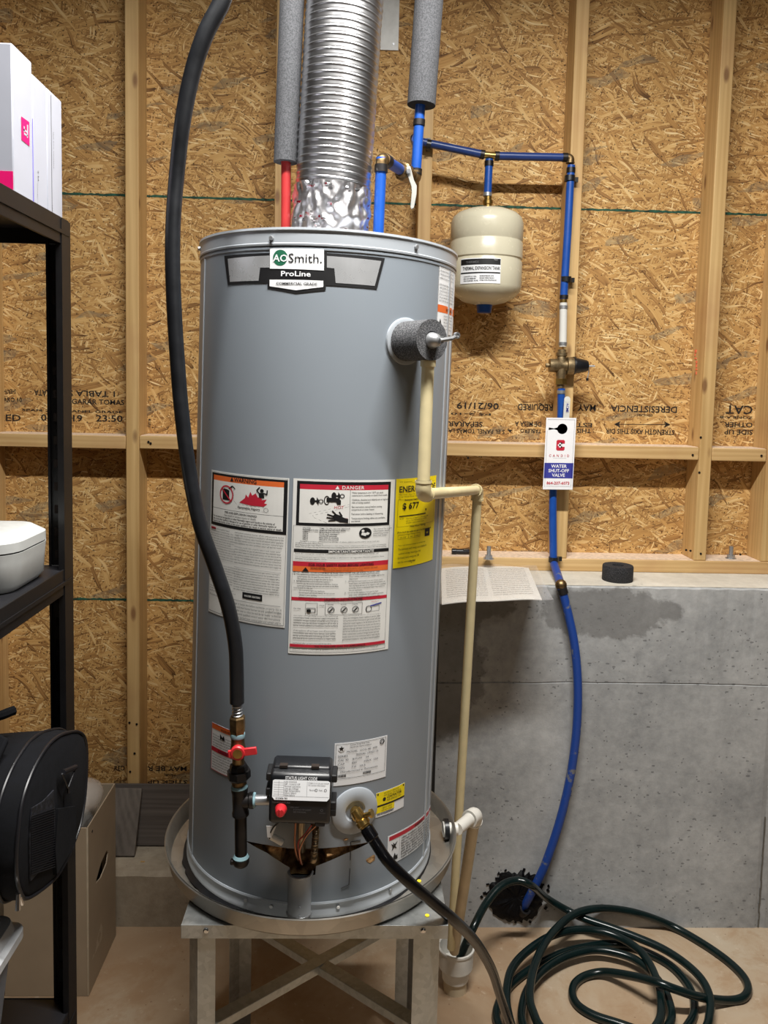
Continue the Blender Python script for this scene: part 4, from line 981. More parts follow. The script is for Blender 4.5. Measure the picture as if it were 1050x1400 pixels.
# --- drain valve on a round dished plate
dth, dz_ = 20.8, .1740
de, dn = loc_frame(dth)
def dp(x, y, z): return dn*TR + de*x + dn*y + Vector((0, 0, dz_+z))
pl = MB().lathe(dp(0, -.002, 0), dn, [(.042, 0), (.042, .003), (.040, .0045), (.026, .0060), (.019, .0050), (.016, .0015), (.013, .001)], 40).build('drain_plate', M['jacket_cap'], H, local=True)
dv = MB().lathe(dp(0, 0, 0), dn, [(.0085, 0), (.0085, .010), (.0110, .011), (.0110, .018), (.0095, .019), (.0095, .030)], 18).build('drain_valve', M['brass'], H, local=True); tag(dv, 'brass drain valve')
ddir = (de*.42 + dn*.50 + Vector((0, 0, -.72))).normalized(); da = dp(-.002, .022, .004)
MB().lathe(da, ddir, [(.0095, -.010), (.0100, .004), (.0088, .008), (.0120, .010), (.0120, .018), (.0100, .020), (.0088, .030)], 18).build('valve_outlet', M['brass'], dv, local=True)
MB().lathe(dp(.0070, .030, .006), (de*.6+dn*.5+Vector((0, 0, .4))), [(.0045, 0), (.0045, .010), (.0080, .011), (.0075, .015)], 8).build('valve_stem', M['brass'], dv, local=True)
DRAIN_W = HM @ (da + ddir*.028); DDIR = HR @ ddir

# --- relief valve in foam collar
tth, tz = 35.9, .9885
te, tn = loc_frame(tth)
def tp(x, y, z): return tn*TR + te*x + tn*y + Vector((0, 0, tz+z))
MB().lathe(tp(0, -.003, 0), tn, [(.040, 0), (.040, .004), (.037, .0052), (.030, .005)], 40).build('valve_flange', M['jacket_cap'], H, local=True)
fm = MB().hollow(tp(0, .0015, 0), tp(0, .068, .001), .0335, .0145, 36).build('foam_collar', M['foam_dark'], H, local=True, ang=50); tag(fm, 'dark speckled foam collar around the relief valve')
rv = MB().lathe(tp(0, 0, 0), tn, [(.0110, 0), (.0110, .058), (.0135, .060), (.0135, .070), (.0105, .080), (.0050, .085)], 20).build('relief_valve', M['steel'], H, local=True, ang=50)
mb = MB(); mb.box(tp(.004, .088, .001), (.006, .006, .012)); mb.tube([tp(0, .088, .000), tp(.020, .094, .004), tp(.036, .090, .010)], [.004, .0032, .0030], 8)
mb.build('test_lever', M['steel'], rv, local=True); MB().hollow(tp(.033, .088, .010), tp(.033, .094, .010), .0052, .0022, 12).build('lever_eye', M['steel'], rv, local=True)

# ================================================================== RELIEF DRAIN PIPE (cream)
a0 = HM @ tp(0, .050, -.030); RP = thing('relief_drain_pipe', 'cream plastic pipe from the relief valve, jogging right then running down to the floor funnel', 'pipe', a0)
Yp = a0.y
p1 = atY(585.5, 488, Yp); p2 = atY(578.5, 676, Yp); p3 = atY(653, 670, -.70); p3b = atY(653.5, 690, -.70); p4 = atY(617, 1296, -.575)
r = .0105
MB().tube([p1+Vector((0, 0, .012)), p1, (p1+p2)/2, p2], r, 20).build('pipe', M['cpvc'], RP)
MB().lathe(p1+Vector((0, 0, .014)), (0, 0, -1), [(.0122, 0), (.0128, .002), (.0128, .030), (.0105, .0302)], 20).build('coupling', M['cpvc'], RP)
def elbow(c, d1, d2, rr_, L, name, mat, parent):
    d1 = Vector(d1).normalized(); d2 = Vector(d2).normalized(); pts = []
    a = c+d1*L*.55; b = c+d2*L*.55
    for i in range(9): t = i/8; pts.append(a*(1-t)**2 + c*2*t*(1-t) + b*t*t)
    mb = MB().tube([c+d1*L]+pts+[c+d2*L], rr_, 20); mb.cyl(c+d1*(L-.004), c+d1*L, rr_*1.07); mb.cyl(c+d2*(L-.004), c+d2*L, rr_*1.07)
    return mb.build(name, mat, parent, ang=50)
dh = (p3-p2).normalized()
MB().tube([p2, p3], r*.96, 20).build('pipe', M['cpvc'], RP)
elbow(p2, (0, 0, 1), dh, .0132, .0235, 'elbow', M['cpvc'], RP); dvv = (p4-p3).normalized(); elbow(p3, -dh, dvv, .0132, .0225, 'elbow', M['cpvc'], RP)
MB().tube([p3, p4], r, 20).build('pipe', M['cpvc'], RP)

# ================================================================== DRAIN PAN, PAN DRAIN, FUNNEL, STAND
PC = Vector((-.078, -.878, .6205))
PN = thing('drain_pan', 'round spun metal drain pan with rolled rim between heater and stand', 'pan', PC)
pr = [(.272, 0), (.280, .002), (.283, .006), (.2865, .036), (.2895, .0385), (.2910, .0365), (.2895, .0350), (.2880, .036)]
mb = MB(); seg = 120; vs = []; fs = []
inner = [(.0, .0015), (.270, .0015), (.2785, .0045), (.2855, .0368)]
mb.lathe(PC, (0, 0, 1), [(.001, 0)]+pr[:7], seg, closed=False); mb.lathe(PC, (0, 0, 1), [(.001, .0015)]+inner[1:]+[(.2882, .0388)], seg, closed=False)
mb.build('pan_shell', M['pan'], PN, ang=50)
def onpan(px, py): return atZ(px, py, PC.z+.002)
df = atZ(614, 1133, PC.z+.022); dd_ = (df-PC); dd_.z = 0; dd_.normalize(); dc = PC+dd_*.278+Vector((0, 0, .021))
MB().hollow(dc-dd_*.008, dc+dd_*.001, .0205, .0150).build('drain_nut', M['black_plastic'], PN)
MB().hollow(dc-dd_*.0105, dc-dd_*.004, .0150, .0110).build('drain_fitting', M['pvc'], PN)
MB().cyl(dc, dc+dd_*.020, .0130).build('drain_outlet', M['pvc'], PN)
ptag = PC+Vector((math.cos(R_(148))*.2875, math.sin(R_(148))*.2875, .0395))
for a, r0 in ((-28, .262), (-22, .30)): pass
q = onpan(573, 1205); MB().cyl(q, q+Vector((0, 0, .0015)), .0040, seg=10).build('yellow_dot', M['yellow_dot'], PN)

PD = thing('pan_drain_pipe', 'white elbow and stained pipe running from the pan down to the floor funnel', 'pipe', (0.22, -.74, .5))
e0 = dc+dd_*.020; e1 = atY(649, 1133, -.80); e1.z = e0.z-.002; e2 = atY(621, 1300, -.545)
MB().tube([e0, e1], .0125, 20).build('stub', M['pvc'], PD); MB().tube([e1, e2], .0125, 20).build('pipe', M['pvc_dusty'], PD)
elbow(e1, (e0-e1), (e2-e1), .0168, .026, 'elbow', M['pvc'], PD)
hb = atZ(622, 1352, 0)
HUB = thing('drain_funnel', 'round white plastic drain funnel on a short cream pipe in the floor', 'drain', hb)
hw = .050
MB().lathe(hb, (0, 0, 1), [(.030, 0), (.030, .045), (.027, .046)], 32).build('floor_pipe', M['pvc_dusty'], HUB)
MB().lathe(hb+Vector((0, 0, .030)), (0, 0, 1), [(.022, .0), (.034, .002), (.036, .030), (.044, .036), (.0455, .082), (.0475, .083), (.0475, .088), (.0425, .088), (.0415, .040), (.020, .032)], 40, closed=False).build('hub', M['pvc'], HUB, ang=40)

ST = thing('heater_stand', 'galvanised sheet metal stand with angled legs and crossed braces', 'stand', (-.058, -.878, 0))
zs = .6200; sx0, sx1, sy0, sy1 = -.2885, .172, -1.128, -.640
bt = .0015; bh = .0245
MB().box2((sx0, sy0, zs-bh), (sx1, sy0+bt, zs)).build('front_rail', M['galv'], ST, bev=.0005)
MB().box2((sx0, sy1-bt, zs-bh), (sx1, sy1, zs)).build('rear_rail', M['galv'], ST, bev=.0005)
MB().box2((sx0, sy0+bt, zs-bh), (sx0+bt, sy1-bt, zs)).build('side_rail', M['galv'], ST, bev=.0005)
MB().box2((sx1-bt, sy0+bt, zs-bh), (sx1, sy1-bt, zs)).build('side_rail', M['galv'], ST, bev=.0005)
MB().box2((sx0+bt, sy0+bt, zs-.0016), (sx1-bt, sy1-bt, zs-.0003)).build('top_plate', M['galv'], ST)
def leg(cx, cy, sxn, syn):
    """angle leg: ridge at (cx,cy), flanges running 'in' and 'out'"""
    mb = MB(); L = .030; z0, z1 = 0.0, zs-.004
    # bright flange along x towards the middle; second flange folded back outward
    a = Vector((cx, cy, 0)); b = a+Vector((-sxn*L*.98, 0, 0)); c = a+Vector((sxn*L*.62, -syn*L*.75, 0))
    for q in (b, c):
        d = (q-a).normalized(); n_ = Vector((-d.y, d.x, 0))*.0012
        vs = [a+Vector((0, 0, z0)), q+Vector((0, 0, z0)), q+n_+Vector((0, 0, z0)), a+n_+Vector((0, 0, z0)), a+Vector((0, 0, z1)), q+Vector((0, 0, z1)), q+n_+Vector((0, 0, z1)), a+n_+Vector((0, 0, z1))]
        mb.add(vs, [(0, 1, 2, 3), (7, 6, 5, 4), (0, 4, 5, 1), (1, 5, 6, 2), (2, 6, 7, 3), (3, 7, 4, 0)])
    return mb.build('leg', M['galv'], ST, smooth=False)
lx0 = atY(271, 1330, sy0+.004).x; lx1 = atY(587, 1330, sy0+.004).x
leg(lx0, sy0+.004, -1, -1); leg(lx1, sy0+.004, 1, -1); leg(lx0, sy1-.004, -1, 1); leg(lx1, sy1-.004, 1, 1)
def brace(a, b, wd=.026):
    a = Vector(a); b = Vector(b); d = (b-a).normalized(); side = d.cross(Vector((0, 0, 1))).normalized(); upv = side.cross(d).normalized(); mb = MB()
    mb.box((a+b)/2, ((b-a).length, wd, .0014), Matrix((d, side, upv)).transposed())
    mb.box((a+b)/2+side*wd/2*(1 if side.y < 0 else -1) - upv*.008, ((b-a).length, .0014, .016), Matrix((d, side, upv)).transposed())
    return mb.build('brace', M['galv'], ST, smooth=False)
cA = atY(437, 1313, -.884); fA = atY(272, 1404, sy0+.012); fB = atY(586, 1404, sy0+.012)
brace(fA, cA+(cA-fA)*.98); brace(fB+Vector((0, 0, -.003)), cA+(cA-fB)*.98+Vector((0, 0, -.003)))
for (px, py) in ((281.5, 1272.5), (578.5, 1272.5)):
    p = atY(px, py, sy0-.0002); sc = MB().lathe(p, (0, -1, 0), [(.0048, 0), (.0046, .0014), (.0030, .0026)], 12).build('screw', M['chrome'], ST)
q = atZ(584, 1252, zs+.0002); MB().cyl(q, q+Vector((0, 0, .0012)), .0040, seg=10).build('yellow_dot', M['yellow_dot'], ST)

# ================================================================== VENT DUCT
b0 = HM @ Vector((.004, 0, TH+.004)); b0b = atY(455, 262, b0.y); b1 = atY(469, 40, b0.y); ddv = (b1-b0b).normalized()
VD = thing('vent_duct', 'shiny corrugated aluminium vent duct rising from the heater top', 'duct', b0)
DR = .0730; pitch = .01325
z_off = (b0b-b0).dot(ddv)
def duct_pt(th, h, r):
    x, y, z = Vector((1, 0, 0)), Vector((0, 1, 0)), ddv
    x = (x-z*x.dot(z)).normalized(); y = z.cross(x)
    lean = 0
    return b0b + z*h + x*(r*math.cos(th)+lean) + y*(r*math.sin(th))
mb = MB(); seg = 72; Lh = 1.12; stp = 10; nr = int(Lh/pitch*stp); vs = []; fs = []
for j in range(nr+1):
    h = -.006 + j*pitch/stp
    for i in range(seg):
        th = 2*PI*i/seg; ph = (h/pitch + i/seg) % 1.0
        d = .0016*math.exp(-((ph-.5)/.10)**2) - .0007*math.exp(-((ph-.66)/.06)**2)
        wob = .0008*mnoise.noise(Vector((math.cos(th)*2, math.sin(th)*2, h*25)))
        vs.append(duct_pt(th, h, DR-.002+d+wob))
for j in range(nr):
    for i in range(seg): k = (i+1) % seg; fs.append((j*seg+i, j*seg+k, (j+1)*seg+k, (j+1)*seg+i))
# helix phase step at the wrap is continuous because one turn equals one pitch
mb.add(vs, fs).build('corrugated_duct', M['duct'], VD, ang=80)
mb = MB(); seg = 160; nr = 30; vs = []; fs = []; rr = random.Random(11)
L0 = z_off
for j in range(nr+1):
    h = -L0 + (L0+.004)*j/nr
    for i in range(seg):
        th = 2*PI*i/seg; nz = mnoise.noise(Vector((math.cos(th)*5, math.sin(th)*5, h*45)))*.0075 + mnoise.noise(Vector((math.cos(th)*13, math.sin(th)*13, h*100)))*.0016
        vs.append(duct_pt(th, h, DR-.0005+nz))
for j in range(nr):
    for i in range(seg): k = (i+1) % seg; fs.append((j*seg+i, j*seg+k, (j+1)*seg+k, (j+1)*seg+i))
tag(mb.add(vs, fs).build('foil_tape', M['foil'], VD, smooth=True, ang=35), 'crumpled foil tape around the foot of the duct')
# red print patches on the tape
mb = MB(); rr = random.Random(12)
for k in range(46):
    th = rr.uniform(PI*1.05, PI*1.95); h = rr.uniform(-L0+.006, -.004); wdt = rr.uniform(.05, .14); ht = rr.uniform(.003, .006)
    nzf = lambda t_, hh: DR+.0012+mnoise.noise(Vector((math.cos(t_)*7, math.sin(t_)*5, hh*45)))*.0075 + mnoise.noise(Vector((math.cos(t_)*13, math.sin(t_)*13, hh*100)))*.0016
    q = [(th, h), (th+wdt, h+rr.uniform(-.002, .002)), (th+wdt, h+ht), (th, h+ht)]
    mb.add([duct_pt(a_, b_, nzf(a_, b_)) for a_, b_ in q], [(0, 1, 2, 3)])
tag(mb.build('red_tape_print', M['foil_red'], VD), kind='stuff')

# ================================================================== HOT WATER PIPE (left)
hx = HM @ Vector((atY(391, 306, T0.y).x - (HM @ Vector((0, 0, TH))).x, 0, TH))
HP = thing('hot_water_pipe', 'red hot water pipe wrapped in grey foam left of the vent duct', 'pipe', hx)
f0 = atY(390.5, 222, T0.y); f1 = atY(400, -20, T0.y); fdir = (f1-f0).normalized(); f1 = f0+fdir*1.08
MB().lathe(hx, (0, 0, 1), [(.0145, -.002), (.0150, .004), (.0125, .006), (.0120, .018), (.0132, .019), (.0132, .023), (.0098, .024), (.0098, .034)], 20).build('nipple', M['old_brass'], HP)
MB().tube([hx+Vector((0, 0, .022)), f0+fdir*.02], .0092, 18).build('red_pipe', M['red_pex'], HP)
fo = MB().hollow(f0, f1, .0228, .0100).build('foam_sleeve', M['foam'], HP, ang=50); tag(fo, 'grey foam sleeve')
MB().hollow(f0+fdir*.002, f0+fdir*.02, .0102, .0091).build('foam_core', M['foam_core'], HP)

# ================================================================== COLD WATER PIPE (right of duct) with ball valve
cx0 = atY(517, 312, T0.y); cb = HM @ Vector((cx0.x-(HM @ Vector((0, 0, TH))).x, 0, TH))
CP = thing('cold_water_pipe', 'blue cold water pipe from the heater top with a brass elbow and white-handled ball valve', 'pipe', cb)
ct = atY(521.5, 216, T0.y)
MB().lathe(cb, (0, 0, 1), [(.0165, -.002), (.0165, .006), (.0140, .008), (.0140, .020), (.0100, .021), (.0100, .030)], 20).build('nipple', M['old_brass'], CP)
MB().tube([cb+Vector((0, 0, .022)), ct], .0105, 20).build('blue_pipe', M['blue'], CP)
vv = atY(568, 245, -.755)
dd2 = (vv-ct).normalized()
elbow(ct, (0, 0, -1), dd2, .0112, .016, 'elbow', M['old_brass'], CP)
def crimp(parent, c, d, r0=.0118, L=.010): d = Vector(d).normalized(); return MB().hollow(Vector(c)-d*L/2, Vector(c)+d*L/2, r0, r0-.002).build('crimp_ring', M['crimp'], parent)
crimp(CP, ct+Vector((0, 0, -.020)), (0, 0, 1), .0128, .014); crimp(CP, cb+Vector((0, 0, .036)), (0, 0, 1), .0122, .008); crimp(CP, ct+dd2*.020, dd2, .0128, .014)
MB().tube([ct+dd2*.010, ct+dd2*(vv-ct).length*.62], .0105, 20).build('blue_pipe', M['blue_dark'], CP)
q0 = ct+dd2*(vv-ct).length*.52
bv = MB().lathe(q0, dd2, [(.0140, 0), (.0140, .010), (.0185, .012), (.0185, .030), (.0140, .032), (.0140, .044)], 8).build('ball_valve', M['old_brass'], CP, ang=30)
ub = atY(568.5, 238, -.755); ut = atY(573.5, 160, -.755); udir = (ut-ub).normalized()
hs = q0+dd2*.022
h0 = atY(558.5, 231, hs.y-.022)
ptsh = [(555.5, 228), (561, 227), (566, 246), (570, 254), (569.5, 266), (566, 284), (562.5, 286), (561, 283), (563, 262), (562.5, 255), (557.5, 240)]
v_ = [atY(px, py, h0.y) for px, py in ptsh]; n = len(v_); hl = MB().add(v_+[q_+Vector((0, .0026, 0)) for q_ in v_], [tuple(range(n)), tuple(reversed(range(n, 2*n)))]+[(i, (i+1) % n, (i+1) % n+n, i+n) for i in range(n)])
hl.build('valve_handle', M['lever_grey'], bv, bev=.0008)
h0 = atY(560, 236, h0.y-.001)
MB().cyl(hs, h0+Vector((-.002, -.004, .002)), .0045, seg=10).build('handle_bolt', M['steel'], bv)
elbow(vv, -dd2, udir, .0118, .016, 'elbow', M['old_brass'], CP)
MB().tube([ub-udir*.004, ut+udir*.03], .0105, 20).build('blue_pipe', M['blue'], CP)
crimp(CP, ub+udir*.004, udir, .0125, .012)
g0 = atY(576, 144, -.755); crimp(CP, atY(573, 168, -.755), udir, .0122, .012)
MB().lathe(atY(573.5, 164, -.755), udir, [(.0085, 0), (.0085, .012), (.0092, .013), (.0092, .024)], 18).build('coupling', M['brass'], CP)
gf = atY(588, -20, -.755); gd = (gf-g0).normalized()
fo = MB().hollow(g0, g0+gd*.99, .0290, .0110, 32).build('foam_sleeve', M['foam'], CP, ang=50); tag(fo, 'grey foam sleeve')
MB().hollow(g0-gd*.0005, g0+gd*.01, .0285, .0092).build('foam_core', M['foam_core'], CP)
tj = atY(570, 190, -.755)

# ================================================================== WATER SUPPLY LINE along the wall
yw = -.118
SL = thing('water_supply_line', 'blue water line clipped along the studs and bending down the concrete into the floor hole', 'pipe', (SX0+3*SS, yw, 1.1))
j0 = atY(567, 192, yw); j1 = atY(668, 213, yw); j2 = atY(780, 215.5, yw)
d01 = (j1-j0).normalized(); d12 = (j2-j1).normalized()
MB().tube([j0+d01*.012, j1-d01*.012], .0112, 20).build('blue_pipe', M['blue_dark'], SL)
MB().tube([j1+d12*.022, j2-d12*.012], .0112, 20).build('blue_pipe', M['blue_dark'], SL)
# run from the vertical cold pipe back to the wall
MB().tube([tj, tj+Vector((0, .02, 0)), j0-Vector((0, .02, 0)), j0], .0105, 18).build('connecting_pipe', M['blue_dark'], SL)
elbow(j0, (0, -1, 0), d01, .0130, .018, 'elbow', M['black_iron'], SL)
MB().cyl(j1-d01*.014, j1+d12*.024, .0098).build('tee', M['brass'], SL); 
crimp(SL, j1-d01*.018, d01, .0128, .012); crimp(SL, j1+d12*.024, d12, .0128, .012); crimp(SL, j2-d12*.016, d12, .0128, .014)
dn1 = (atY(778, 300, yw)-atY(781.5, 232, yw)).normalized()
elbow(j2, -d12, dn1, .0115, .016, 'elbow', M['old_brass'], SL); crimp(SL, atY(780.5, 233, yw), dn1, .0128, .014)
k0 = atY(781, 226, yw); k1 = atY(770.5, 409, yw); MB().tube([k0, atY(776, 320, yw), k1], .0112, 20).build('blue_pipe', M['blue'], SL)
crimp(SL, atY(771, 406, yw), dn1, .0124, .010)
k2 = atY(770.5, 414, yw); k3 = atY(769.5, 474, yw); MB().tube([k2, k3], .0110, 20).build('white_pipe', M['white_pex'], SL); crimp(SL, atY(770.5, 420, yw), dn1, .0125, .009).data.materials[0] = M['steel']; crimp(SL, atY(769.6, 470, yw), dn1, .0125, .009).data.materials[0] = M['steel']
MB().cyl(k1, k2, .0105).build('coupling', M['brass'], SL)
# down-leg into the expansion tank
e_top = j1+Vector((.002, 0, -.010)); e_bot = atY(666.5, 268, yw)
MB().tube([e_top, e_bot], .0112, 20).build('blue_pipe', M['blue'], SL); crimp(SL, e_top+Vector((0, 0, -.012)), (0, 0, 1), .0130, .014); crimp(SL, atY(666.5, 266, yw), (0, 0, 1), .0126, .010).data.materials[0] = M['steel']
# below the regulator
m0 = atY(767.5, 531, yw); m1 = atY(766, 585, yw); m2 = atY(756.5, 664, yw); m3 = atY(756.5, 764, yw)
MB().tube(spline([m0, m1, m2, m3], 6), .0112, 20).build('blue_pipe', M['blue'], SL); crimp(SL, atY(767.3, 536, yw), (0, 0, 1), .0126, .010).data.materials[0] = M['steel']
# stub over the ledge, elbow, then the long curved pipe
n0 = atY(757, 770, yw); n1 = atY(767, 800, -.285)
MB().tube([n0, n1], .0118, 18).build('blue_coupling', M['blue_worn'], SL)
c = n1; MB().sphere(c, .0165, 16).build('elbow', M['old_brass'], SL); MB().cyl(atY(768, 804, -.290), atY(770.5, 812, -.292), .0140).build('crimp_ring', M['crimp'], SL)
yc = -.292
pts = [atY(768, 804, yc), atY(777, 840, yc), atY(786, 885, yc), atY(790, 940, yc), atY(788, 1000, yc), atY(780, 1060, yc), atY(766, 1120, yc), atY(746, 1180, yc), atY(728, 1218, -.283), atY(716, 1240, -.262), atY(712, 1250, -.235)]
MB().tube(spline(pts, 8), .0118, 20).build('curved_pipe', M['blue_worn'], SL)
q = atY(717, 1240, -.262); MB().hollow(q+Vector((0, -.012, .004)), q+Vector((-.006, 0, -.014)), .0165, .0112).build('pipe_sleeve', M['crimp'], SL)
# black pipe clips on the studs
for (px, py, fx) in ((586, 198, 1), (779, 244, 1), (774, 382, 1), (757, 765, 1)):
    p = atY(px, py, yw); mb = MB(); mb.hollow(p+Vector((0, 0, -.0075)) if px > 600 else p-d01*.006, p+Vector((0, 0, .0075)) if px > 600 else p+d01*.006, .0150, .0114, 20)
    if px > 600: mb.box(p+Vector((.017, .012, 0)), (.020, .008, .013)); mb.box(p+Vector((.010, .009, 0)), (.014, .010, .012))
    else: mb.box(p+Vector((0, .013, .004)), (.012, .012, .034))
    mb.build('pipe_clip', M['black_plastic'], SL)

# ================================================================== EXPANSION TANK
ec = atY(664.5, 350, yw); ex, ey_ = ec.x, yw
zt = atY(665, 285, yw).z; zb = atY(663, 418, yw).z; ER = .1035
ET = thing('expansion_tank', 'beige steel expansion tank hanging from the blue water line beside the heater', 'tank', (ex, ey_, zt))
Hh_ = zt-zb
prof = [(.014, 0), (.030, .001), (.060, .006), (.085, .016), (.098, .028), (ER, .044), (ER, .090), (ER-.002, .093), (ER-.002, .096), (ER, .099), (ER+.0005, .142), (ER-.0025, .1455), (ER-.0025, .148), (ER, .152), (ER, .222), (ER-.004, .232), (.088, .245), (.060, .262), (.030, Hh_-.006), (.012, Hh_)]
prof = [(a_, b_*Hh_/.272 if b_ < Hh_ and a_ > .012 else b_) for a_, b_ in prof]
eo = MB().lathe((ex, ey_, zt), (0, 0, -1), prof, 72).build('tank_shell', M['beige_tank'], ET, ang=40)
MB().cyl((ex, ey_, zb+.004), (ex, ey_, zb-.020), .0240, .0200, 20).build('valve_cap', M['blue'], ET)
MB().lathe((ex, ey_, zt-.002), (0, 0, 1), [(.0190, 0), (.0190, .004), (.0120, .005), (.0120, .012), (.0145, .014), (.0145, .024), (.0110, .026), (.0110, .038)], 20).build('threaded_neck', M['brass'], ET)
ETM = lambda u, v, h: Vector((ex + (ER+.0008+h)*math.sin(u/ER + th_e), ey_ - (ER+.0008+h)*math.cos(u/ER+th_e), z_e - v))
pL = atY(618, 352, yw-ER*.7); pR = atY(682, 352, yw-ER*.98); th_e = -R_(50); th_r = R_(14.5); z_e = atY(660, 352, yw-ER).z; hh = z_e-atY(660, 387, yw-ER).z; WW = (th_r-th_e)*ER
S = Sheet(ETM, .006, 'tank_label')
S.rect(.001, .0025, WW-.001, .0185, IK, .0004); S.text('THERMAL EXPANSION TANK', .0080, .0325, .0130, IK, True, fit=WW-.0100); S.rect(.001, .0385, WW-.001, .0425, IK, .0004)
S.text('THERMEX', .018, .0140, .0085, GI, True, fit=.038, h=.0006); S.text('TNK-05', WW-.020, .0060, .0030, P2)
S.lines(['· CAPACITY: 2.1 GAL', '· MAX AIR PRESSURE', '· PRE-CHARGED: 40 PSI'], .0100, .0520, .0048, .0058, IK, True, fit=.045); S.lines(['· MAXIMUM PRESSURE: 150 PSI', '· MAXIMUM TEMPERATURE: 200 F', '· POTABLE WATER APPLICATIONS ONLY'], .0580, .0510, .0048, .0058, IK, True, fit=.048)
S.finish(ET, M['paper2'], (WW, hh), label='white and black label reading thermal expansion tank')

# ================================================================== PRESSURE REGULATOR, SHUT-OFF VALVE, TAG
rc_ = atY(767.5, 500, yw)
RG = thing('pressure_regulator', 'cast bronze water pressure regulator with a black bell cap', 'valve', rc_)
za = atY(769.5, 478, yw).z; zb2 = atY(767.5, 530, yw).z
MB().lathe((rc_.x, yw, zb2), (0, 0, 1), [(.0120, 0), (.0120, .008), (.0165, .009), (.0165, .019), (.0130, .021), (.0150, .040), (.0150, .075), (.0130, .090), (.0160, .092), (.0160, .102), (.0125, .104), (.0125, za-zb2)], 20).build('body', M['bronze'], RG, ang=50)
MB().lathe((rc_.x-.036, yw, rc_.z), (1, 0, 0), [(.005, -.008), (.005, 0), (.0190, .001), (.0200, .020), (.0170, .026), (.0170, .050), (.0255, .052), (.0265, .066), (.0255, .070)], 28).build('side_chamber', M['bronze'], RG, ang=45)
MB().hexn((rc_.x-.046, yw, rc_.z), (rc_.x-.038, yw, rc_.z), .0070).build('plug', M['bronze'], RG)
MB().lathe((rc_.x+.0335, yw, rc_.z+.001), (1, 0, 0), [(.0262, 0), (.0262, .006), (.0235, .008), (.0170, .040), (.0140, .044), (.0060, .045)], 28).build('bell_cap', M['black_plastic'], RG, ang=40)
MB().cyl((rc_.x+.078, yw, rc_.z+.001), (rc_.x+.098, yw, rc_.z+.001), .0028, seg=10).build('adjusting_screw', M['steel'], RG)
MB().tube([(rc_.x+.080, yw-.002, rc_.z-.002), (rc_.x+.080, yw-.004, rc_.z-.018), (rc_.x+.077, yw-.004, rc_.z-.034)], .0014, 6).build('seal_wire', M['steel'], RG)
MB().box((rc_.x+.0765, yw-.004, rc_.z-.038), (.007, .003, .008)).build('seal_tab', M['crimp'], RG)
MB().hexn((rc_.x, yw, zb2+.010), (rc_.x, yw, zb2+.026), .0190).build('union_nut', M['brass'], RG)

vc = atY(768, 583, yw-.014)
SV = thing('shutoff_valve', 'small metal ball valve with a white lever behind the hanging tag', 'valve', vc)
MB().lathe(Vector((vc.x-.002, yw, vc.z-.026)), (0, 0, 1), [(.0140, 0), (.0150, .002), (.0150, .012), (.0180, .016), (.0180, .034), (.0150, .038), (.0150, .048), (.0130, .050)], 16).build('body', M['bronze'], SV, ang=40)
MB().cyl(vc, vc+Vector((0, -.012, 0)), .0065, seg=6).build('stem_nut', M['steel'], SV)
la = vc+Vector((.002, -.010, .001)); lb_ = atY(774, 570, la.y); lc = atY(775.5, 546, la.y-.004)
for nm_, a, b, wd, mt in (('lever', la, lb_, .014, 'steel'), ('lever_grip', lb_+Vector((0, 0, -.004)), lc, .0175, 'white_pex')):
    d = (b-a).normalized(); s_ = d.cross(Vector((0, 1, 0))).normalized(); mb = MB().box((a+b)/2, ((b-a).length, wd, .0035), Matrix((d, s_, d.cross(s_))).transposed())
    if nm_ == 'lever_grip': mb.cyl(b+Vector((0, -.00175, 0)), b+Vector((0, .00175, 0)), wd/2, seg=16)
    o = mb.build(nm_, M[mt], SV)
S = Sheet(plane_map(lb_+Vector((-.004, -.0040, .044)), (0, 0, -1), (1, 0, 0), (0, -1, 0)), 1); S.text('ACME', .004, -.002, .010, M['tag_blue'], True); S.mb[M['tag_blue']].build('lever_print', M['tag_blue'], SV, smooth=False)

ty = yw-.030
c00, c10, c01, c11 = atY(747, 571, ty), atY(788, 571.5, ty), atY(742, 669, ty), atY(784, 671, ty)
exu = (c10-c00).normalized(); Wt = (c10-c00).length; eyu = (c00-c01).normalized(); Ht = (c00-c01).length
TG = thing('water_shutoff_tag', 'white and blue card tag reading water shut-off valve, hung on the valve', 'tag', c00)
def tmap(u, v): return c00 + exu*u - eyu*v
# card with a keyhole cut from the left side
k = Wt/41.0
hc = (22.5*k, 15.0*k); rad = 7.2*k; outline = [(0, 0), (Wt, 0), (Wt, Ht), (0, Ht), (0, 19.5*k), (4*k, 16.8*k), (11*k, 15.6*k)]
for i in range(15): a = R_(188-(i)*(296/14)) ; outline.append((hc[0]+rad*math.cos(a), hc[1]-rad*math.sin(a)*-1 if False else hc[1]+rad*math.sin(R_(172-i*(344/14)))*1.0)) if False else None
for i in range(15):
    a = R_(165 - i*(330/14)); outline.append((hc[0]+rad*math.cos(a), hc[1]+rad*math.sin(a)))
outline += [(11*k, 14.4*k), (4*k, 13.2*k), (0, 10.5*k)]
bm = bmesh.new(); vs = [bm.verts.new(tmap(a_, b_)) for a_, b_ in outline]; f = bm.faces.new(vs); bmesh.ops.triangulate(bm, faces=[f]); bm.verts.index_update()
pv_ = [v_.co.copy() for v_ in bm.verts]; pf = [tuple(v_.index for v_ in f_.verts) for f_ in bm.faces]; bm.free()
tc = MB().add(pv_, pf).build('card', M['tag_white'], TG, smooth=False); so = tc.modifiers.new('thick', 'SOLIDIFY'); so.thickness = .0006; so.offset = 0
S = Sheet(lambda u, v, h: tmap(u, v)+Vector((0, -.0006-h, 0)), 1)
kk = k
